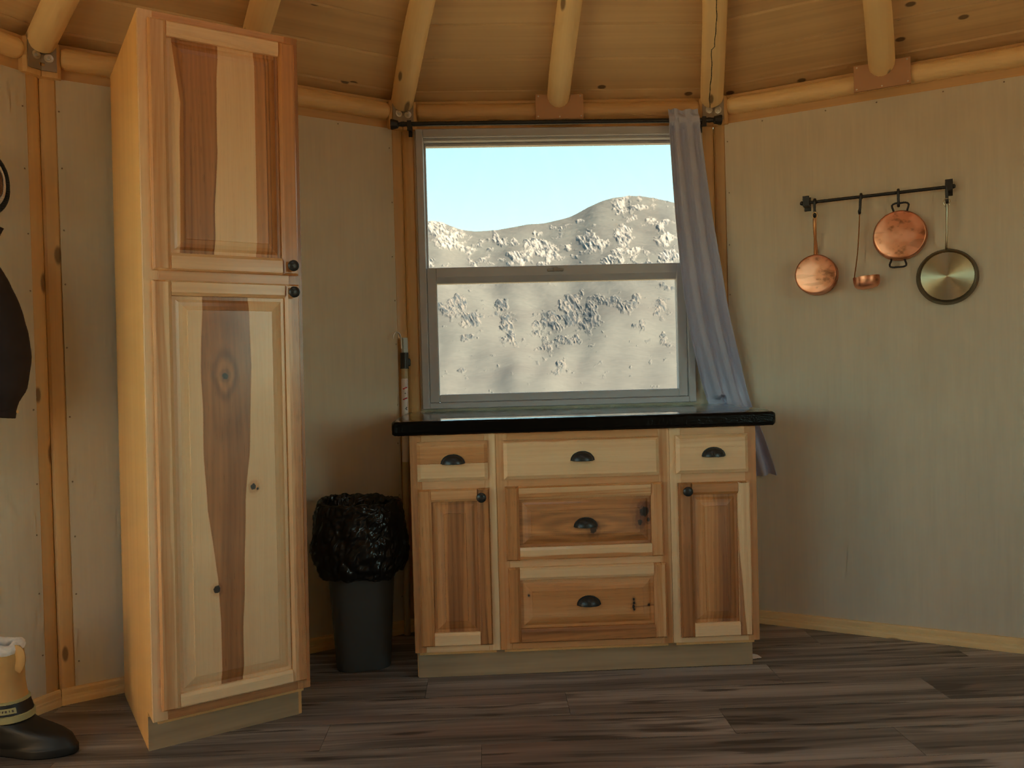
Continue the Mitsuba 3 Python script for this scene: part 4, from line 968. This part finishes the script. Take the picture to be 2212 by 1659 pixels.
for sg in (0, 1):
    c0 = lambda x: x if not sg else 1.71 - x
    pts = bez([(c0(0.985), -0.085, 1.520), (c0(1.040), -0.095, 1.43), (c0(1.092), -0.10, 1.29), (c0(1.112), -0.10, 1.16), (c0(1.104), -0.10, 1.06), (c0(1.096), -0.10, 0.995)], 40)
    rad = np.interp(np.linspace(0, 1, 40), [0, 0.2, 0.45, 0.68, 0.86, 0.93, 1], [0.062, 0.072, 0.082, 0.083, 0.074, 0.056, 0.050])
    sl = tube(pts, rad, 40, squash=(1, 1))
    v = sl.vertices; sl.vertices = v + sl.vertex_normals * (0.010 * (meshkit.fbm(v * [16, 16, 10], 3, 9) - 0.5))[:, None]
    add(jk + '__sleeve', W0.m(sl), 'jacket_cloth', True)
    add(jk + '__cuff', W0.m(tube([(c0(1.099), -0.10, 1.012), (c0(1.097), -0.10, 0.999), (c0(1.095), -0.10, 0.986)], [0.0505, 0.0512, 0.0505], 32)), 'jacket_cloth', 40)
    if not sg: add(jk + '__snap_button', W0.m(move(orient(lathe([(0, 0), (0.005, 0), (0.0045, 0.0015), (0, 0.002)], 16), '-y'), 1.139, -0.133, 1.000)), 'brass_edge')
P = [(1.04, -0.04, 1.505), (1.124, -0.055, 1.535), (1.1425, -0.06, 1.573), (1.09, -0.06, 1.585), (1.00, -0.05, 1.58), (0.95, -0.045, 1.50)]
col = hull([(x, y, z) for x, y, z in P] + [(x, y - 0.035, z - 0.004) for x, y, z in P]).subdivide().subdivide(); trimesh.smoothing.filter_taubin(col, iterations=2)
add(jk + '__collar', W0.m(col), 'jacket_cloth', True)

kc = thing('knit_cap', 'brown knit cap with white and black striped edge hanging on the far left wall', 'cap')
hx, hz = 1.075, 1.708
def cap_ring(q, y, ax=0.113, az=0.112, n=120):
    t_ = np.linspace(0, 2 * np.pi, n, endpoint=False); c, s_ = np.cos(t_), np.sin(t_); e = 2.3
    az2 = np.where(s_ < 0, az * 0.98, az * 1.04)
    rib = 1 + 0.008 * np.sin(t_ * 60)
    return np.stack([hx + q * rib * ax * np.sign(c) * np.abs(c) ** (2 / e), np.full(n, y), hz + q * rib * az2 * np.sign(s_) * np.abs(s_) ** (2 / e)], 1)
def cap_band(qs, ys, c0=False, c1=False): m = loft([cap_ring(q, y) for q, y in zip(qs, ys)], c0, c1); m.fix_normals(); return m
add(kc + '__black_edge', W0.m(cap_band([0.90, 0.985, 1.0, 0.985, 0.93, 0.84, 0.82, 0.90], [-0.022, -0.026, -0.042, -0.058, -0.066, -0.068, -0.05, -0.022])), 'knit_black', True)
add(kc + '__white_stripe', W0.m(cap_band([0.835, 0.80, 0.70, 0.655, 0.64, 0.80], [-0.058, -0.071, -0.083, -0.086, -0.060, -0.050])), 'knit_white', True)
add(kc + '__crown', W0.m(cap_band([0.80, 0.66, 0.5, 0.3, 0.1], [-0.030, -0.083, -0.100, -0.108, -0.111], True, True)), 'knit_brown', True)
add(kc + '__tan_lining', W0.m(cap_band([0.80, 0.985, 1.01, 0.99, 0.80], [-0.012, -0.013, -0.018, -0.024, -0.026])), 'knit_tan', True)

bt = thing('boot', 'tan winter boot with a white fleece cuff and black rubber foot at the lower left', 'boot')
BF = Frame((-1.515, 2.42), math.radians(-8))    # x towards the toe
def bring(cx_, cy_, a, b_, z, e=2.2, n=64, tilt_=0.0): 
    p_ = superel(a, b_, e, n); return np.column_stack([p_[:, 0] + cx_, p_[:, 1] + cy_, z + tilt_ * p_[:, 0]])
foot = []
def footring(q, z, grow=1.0):
    t_ = np.linspace(0, 2 * np.pi, 72, endpoint=False)
    x0, x1 = -0.115, 0.215
    c, s_ = np.cos(t_), np.sin(t_); X = (x0 + x1) / 2 + (x1 - x0) / 2 * grow * np.sign(c) * np.abs(c) ** 0.85
    u = (X - x0) / (x1 - x0); wid = 0.046 + 0.016 * np.exp(-((u - 0.72) / 0.22) ** 2)
    return np.column_stack([X, wid * grow * np.sign(s_) * np.abs(s_) ** 0.9, np.full(72, z)])
fr_ = [footring(0, 0.0, 0.97), footring(0, 0.004, 1.0), footring(0, 0.022, 1.0), footring(0, 0.026, 0.975)]
def upper(z, x1, w):
    t_ = np.linspace(0, 2 * np.pi, 72, endpoint=False); c, s_ = np.cos(t_), np.sin(t_); x0 = -0.105
    X = (x0 + x1) / 2 + (x1 - x0) / 2 * np.sign(c) * np.abs(c) ** 0.9; u = (X - x0) / (x1 - x0)
    return np.column_stack([X, w * (1 - 0.10 * u) * np.sign(s_) * np.abs(s_) ** 0.9, np.full(72, z)])
fr_ += [upper(0.034, 0.206, 0.056), upper(0.050, 0.196, 0.057), upper(0.062, 0.175, 0.056), upper(0.072, 0.140, 0.057), upper(0.082, 0.098, 0.060), upper(0.092, 0.074, 0.062), upper(0.100, 0.066, 0.062)]
add(bt + '__rubber_foot', BF.m(loft(fr_, True, True)), 'boot_rubber', 50)
add(bt + '__trim', BF.m(loft([bring(-0.019, 0, 0.082, 0.0615, 0.098), bring(-0.019, 0, 0.0865, 0.066, 0.100), bring(-0.019, 0, 0.0865, 0.066, 0.118), bring(-0.019, 0, 0.082, 0.062, 0.121)], True, True)), 'boot_trim', 40)
add(bt + '__band', BF.m(loft([bring(-0.019, 0, 0.0835, 0.063, 0.120), bring(-0.019, 0, 0.083, 0.0628, 0.122), bring(-0.021, 0, 0.074, 0.0585, 0.152), bring(-0.021, 0, 0.07, 0.056, 0.153)], True, True)), 'boot_rubber', 40)
add(bt + '__trim', BF.m(loft([bring(-0.021, 0, 0.070, 0.056, 0.151), bring(-0.021, 0, 0.0755, 0.060, 0.152), bring(-0.021, 0, 0.0755, 0.060, 0.158), bring(-0.021, 0, 0.07, 0.056, 0.160)], True, True)), 'boot_trim', 40)
shaft = [bring(-0.021, 0, 0.069, 0.056, 0.158), bring(-0.022, 0, 0.0665, 0.0545, 0.175), bring(-0.023, 0, 0.063, 0.053, 0.20), bring(-0.024, 0, 0.062, 0.053, 0.24), bring(-0.024, 0, 0.063, 0.054, 0.28), bring(-0.024, 0, 0.063, 0.054, 0.295), bring(-0.024, 0, 0.054, 0.046, 0.296), bring(-0.024, 0, 0.052, 0.044, 0.17)]
sh_ = loft(shaft, False, False); vv = sh_.vertices; sh_.vertices = vv + sh_.vertex_normals * (0.006 * (meshkit.fbm(vv * 22, 2, 4) - 0.5))[:, None]
add(bt + '__leather_shaft', BF.m(sh_), 'boot_leather', 50)
tg = tube(bez([(0.036, -0.012, 0.245), (0.047, -0.012, 0.262), (0.050, -0.012, 0.285), (0.043, -0.012, 0.300), (0.030, -0.012, 0.298)], 24), 0.013, 14, squash=(0.45, 1.3))
add(bt + '__tongue', BF.m(tg), 'boot_leather', 50)
ta = np.linspace(0, 2 * np.pi, 80, endpoint=True); fl = tube(np.stack([-0.025 + 0.052 * np.cos(ta), 0.0445 * np.sin(ta), 0.306 + 0.004 * np.sin(3 * ta)], 1), 0.0165, 18, caps=False)
vv = fl.vertices; fl.vertices = vv + fl.vertex_normals * (0.006 * (meshkit.fbm(vv * 60, 3, 6) - 0.4))[:, None]
add(bt + '__fleece_cuff', BF.m(fl), 'fleece', True)
lb = loft([bring(-0.0195, 0, 0.0838, 0.0634, 0.127, n=180), bring(-0.020, 0, 0.0800, 0.0620, 0.143, n=180)], False, False)
keep_ = [f for f in lb.faces if all(-1.15 < math.atan2(lb.vertices[q][1], lb.vertices[q][0] + 0.02) < -0.45 for q in f)]
lbm = tm(lb.vertices, keep_); lbm.vertices = lbm.vertices * [1.008, 1.008, 1]
add(bt + '__tag', BF.m(lbm), 'boot_trim', False)
for k in range(5):
    l2 = loft([bring(-0.0195, 0, 0.0829, 0.0630, 0.132, n=180), bring(-0.0197, 0, 0.0815, 0.0626, 0.138, n=180)], False, False)
    a0 = -1.05 + 0.11 * k
    kp = [f for f in l2.faces if all(a0 < math.atan2(l2.vertices[q][1], l2.vertices[q][0] + 0.02) < a0 + 0.08 for q in f)]
    if kp:
        q = tm(l2.vertices, kp); q.remove_unreferenced_vertices(); q.vertices = q.vertices * [1.014, 1.014, 1]
        add(bt + '__tag__dark_letter', BF.m(q), 'label_dark')

pm_ = prism(Polygon([(1.200, 0.118), (1.262, 0.126), (1.256, 0.160), (1.240, 0.178), (1.21, 0.172)]), 0.0012)
pv = pm_.vertices; pv[:, 2] += 0.004 * np.maximum(0, pv[:, 0] - 1.22) / 0.04
add('paper_scrap', CAB.m(pm_), 'paper', label='small white paper scrap on the floor at the right foot of the base cabinets', cat='paper')

# ------------------------------------------------------------------ outside: dry rocky mountainside
def px_el(px, py):
    r_ = math.cos(ROLL) * _r0 + math.sin(ROLL) * _u0
    d = _fwd + r_ * (px - 1106) / FPX - _up * (py - 829.5) / FPX
    return math.atan2(d[0], d[1]), math.atan2(d[2], math.hypot(d[0], d[1]))
RIDGE = [(920, 478), (945, 476), (975, 488), (1010, 495), (1060, 497), (1100, 488), (1150, 485), (1190, 480), (1240, 464), (1280, 440), (1320, 424), (1365, 420), (1410, 424), (1450, 432), (1500, 450), (1560, 440)]
ra = np.array([px_el(*q) for q in RIDGE])
ra = np.vstack([[(-1.2, 0.10), (-0.6, 0.13), (-0.3, 0.20), (-0.17, 0.19)], ra, [(0.35, 0.19), (0.6, 0.16), (1.2, 0.1)]])
azs = np.unique(np.r_[np.linspace(-1.15, -0.20, 60), np.linspace(-0.20, 0.30, 700), np.linspace(0.30, 1.15, 60)])
R0, R1 = 60.0, 1000.0
sv = np.r_[np.linspace(-0.35, 0.0, 12, endpoint=False), np.linspace(0.0, 1.0, 620), np.linspace(1.01, 1.5, 14)]
A_, S_ = np.meshgrid(azs, sv)
from scipy.interpolate import Akima1DInterpolator
from scipy.ndimage import gaussian_filter1d
_ag = np.linspace(-1.2, 1.2, 4801)
_eg = gaussian_filter1d(np.interp(_ag, ra[:, 0], ra[:, 1]), 14)
er = np.interp(azs, _ag, _eg)[None, :]
rad = 260 + (R1 - 260) * np.clip(S_, -0.35, 1.5)
el0 = -0.075
sc = np.clip(S_, 0, 1)
el = el0 + (er - el0) * (0.10 * sc + 0.90 * sc ** 0.92)
Z = rad * np.tan(el)
Z = np.where(S_ < 0, np.tan(el0) * 260 + (S_ / 0.35) * 12, Z)
Z = np.where(S_ > 1, rad * np.tan(er) * (1 - 0.9 * (S_ - 1)) - 90 * (S_ - 1), Z)
X, Y = rad * np.sin(A_), rad * np.cos(A_)
P3 = np.stack([X, Y, Z], -1)
gul = 0.5 + 0.20 * np.sin(A_ * 31 + 1.4 * np.sin(S_ * 4.0) + 0.6) + 0.14 * np.sin(A_ * 67 + 1.1 * np.sin(S_ * 7 + 1)) + 0.08 * np.sin(A_ * 140 + 1.5 * np.sin(S_ * 11))
fine = meshkit.fbm(P3 / 26.0, 4, 3)
taper = np.clip(sc * 6, 0, 1) * np.clip((1.02 - sc) * 9, 0, 1)
Z = Z + (9 * (gul - 0.5) * (0.05 + 1.2 * sc)) * taper + 3.2 * (fine - 0.5) * (0.4 + sc)
# spurs: near left shoulder and right shoulder meeting in a gully
def spur(a0, e0, a1, e1, width, h):
    ea = np.arctan2(Z, rad); t_ = np.clip(((A_ - a0) * (a1 - a0) + (ea - e0) * (e1 - e0)) / ((a1 - a0) ** 2 + (e1 - e0) ** 2), 0, 1)
    d_ = np.hypot(A_ - a0 - t_ * (a1 - a0), ea - e0 - t_ * (e1 - e0)); return h * np.exp(-(d_ / width) ** 2)
Z = Z + spur(*px_el(920, 650), *px_el(1160, 835), 0.030, 5) * taper + spur(*px_el(1420, 640), *px_el(1190, 800), 0.032, 5) * taper - spur(*px_el(1170, 640), *px_el(1165, 820), 0.022, 3) * taper
# rock outcrops
OUT = [(940, 492, 34, 16, .9), (1000, 530, 40, 18, .7), (975, 520, 30, 16, .8), (1085, 518, 34, 12, .8), (1160, 528, 34, 20, 1.0), (1190, 540, 30, 16, .9), (1125, 555, 34, 14, .7), (930, 565, 30, 14, .9), (1350, 450, 26, 22, 1.0), (1375, 440, 24, 16, .8), (1345, 500, 18, 24, 1.1), (1350, 545, 26, 14, 1.1), (1290, 525, 34, 12, .8), (1330, 560, 34, 12, .9), (1430, 490, 16, 16, .8), (1440, 520, 22, 22, 1.0), (1450, 550, 20, 14, 1.1), (1400, 480, 14, 10, .6), (1300, 470, 10, 8, .5),
       (985, 660, 26, 22, 1.1), (1015, 690, 22, 22, 1.1), (950, 660, 20, 10, .8), (1085, 655, 18, 16, 1.1), (1095, 700, 14, 26, 1.1), (1105, 725, 10, 14, 1.0), (1190, 690, 26, 22, 1.2), (1235, 665, 26, 30, 1.25), (1275, 680, 16, 26, 1.2), (1160, 700, 12, 22, .9), (1225, 735, 40, 12, .8), (1180, 750, 16, 12, .8), (1215, 790, 14, 14, .9), (1300, 640, 20, 12, .8), (1325, 645, 18, 10, .9), (1355, 660, 20, 10, .8), (1380, 640, 12, 8, .7), (1425, 660, 16, 18, .9), (1440, 615, 24, 14, .8), (1430, 730, 24, 10, .6), (1010, 725, 24, 8, .6), (1000, 798, 8, 8, .7), (1145, 770, 14, 8, .6), (1370, 700, 34, 12, .5), (1050, 560, 40, 10, .5), (1400, 570, 40, 10, .7)]
dens = np.zeros_like(Z); ea = np.arctan2(Z, rad)
for qx, qy, wx, wy, h in OUT:
    a0, e0 = px_el(qx, qy); dens = np.maximum(dens, h * np.exp(-((A_ - a0) / (wx / FPX * 1.15)) ** 2 - ((ea - e0) / (wy / FPX * 1.15)) ** 2))
Q = np.stack([A_ * 1000, ea * 1000, 0 * A_], -1)          # milliradians seen from the cabin: the crags' own grid on the slope
dip = np.stack([Q[..., 0] * 0.86 + Q[..., 1] * 0.5, Q[..., 1] * 0.86 - Q[..., 0] * 0.5, Q[..., 2]], -1)
scat = meshkit.fbm(Q / [8, 6, 1], 5, 31)
patch = meshkit.fbm(Q / [42, 34, 1] + 3, 4, 41)
mask = np.clip((dens * 0.78 + (0.62 * (patch - 0.5) + 0.10 * np.clip((ea - 0.11) * 25, 0, 1)) * np.clip((ea - 0.005) * 12, 0, 1) + 1.45 * (scat - 0.5) - 0.34) * 3.4, 0, 1) * np.clip(sc * 8, 0, 1)
slab_ = 1 - np.abs(2 * meshkit.noise(dip / [3.2, 9.0, 1] + 5, 17) - 1)
chip = meshkit.fbm(Q / [2.4, 3.2, 1] + 9, 3, 23)
Hrock = mask * (0.4 + 3.4 * slab_ ** 1.4 + 3.6 * chip + 3.0 * np.clip(dens, 0, 1) * slab_) * (0.10 + 0.17 * rad / 1000)
Z = Z + Hrock * np.where(S_ > 0.985, 0.4, 1.0)
P3 = np.stack([X, Y, Z], -1).reshape(-1, 3)
g1 = meshkit.fbm(P3 / 55.0, 3, 5)[:, None]; g2 = meshkit.noise(P3 / 3.0, 6)[:, None]; mk = mask.reshape(-1, 1)
grass = np.array([0.106, 0.115, 0.126]) * (0.85 + 0.3 * g1); grass = grass * (1 - 0.08 * g2) + 0.014 * g1 * np.array([-0.2, 0.3, -0.1])
tone_ = np.clip(meshkit.fbm(dip.reshape(-1, 3) / [1.5, 3.4, 1] + 2, 2, 51)[:, None] * 2.8 - 1.05 + 0.35 * np.clip((ea.reshape(-1, 1) - 0.10) * 20, 0, 1), 0, 1)
rock = np.array([0.050, 0.066, 0.084]) * (1 - tone_) + np.array([0.150, 0.152, 0.154]) * (1 + 0.70 * np.clip((ea.reshape(-1, 1) - 0.10) * 30, 0, 1)) * tone_
colr = grass * (1 - mk) + rock * mk
nr_, nc_ = Z.shape; idx = np.arange(nr_ * nc_).reshape(nr_, nc_)
a, b_, c_, d_ = idx[:-1, :-1].ravel(), idx[:-1, 1:].ravel(), idx[1:, 1:].ravel(), idx[1:, :-1].ravel()
F = np.vstack([np.stack([a, b_, c_], 1), np.stack([a, c_, d_], 1)])
scene['hill_ground'] = {'type': 'twosided', 'bsdf': {'type': 'diffuse', 'reflectance': {'type': 'mesh_attribute', 'name': 'vertex_color'}}}
add('mountain', tm(P3, F), 'hill_ground', False, None, np.clip(colr, 0, 1), kind='structure', label='dry tan mountainside with grey rock outcrops seen through the window')
gp = lathe([(0.0, -0.45), (6, -0.5), (40, -6), (150, -22), (330, -30), (600, -60)], 48)
rough('dry_grass', mikit.proc(lambda p, n, uv: mix((0.20, 0.17, 0.11), (0.15, 0.135, 0.085), fbm(p.x * 0.8, p.y * 0.8, 0.0))), 0.9)
add('ground', Frame(CEN, 0).m(gp), 'dry_grass', True, kind='structure', label='dry grass slope outside the cabin')
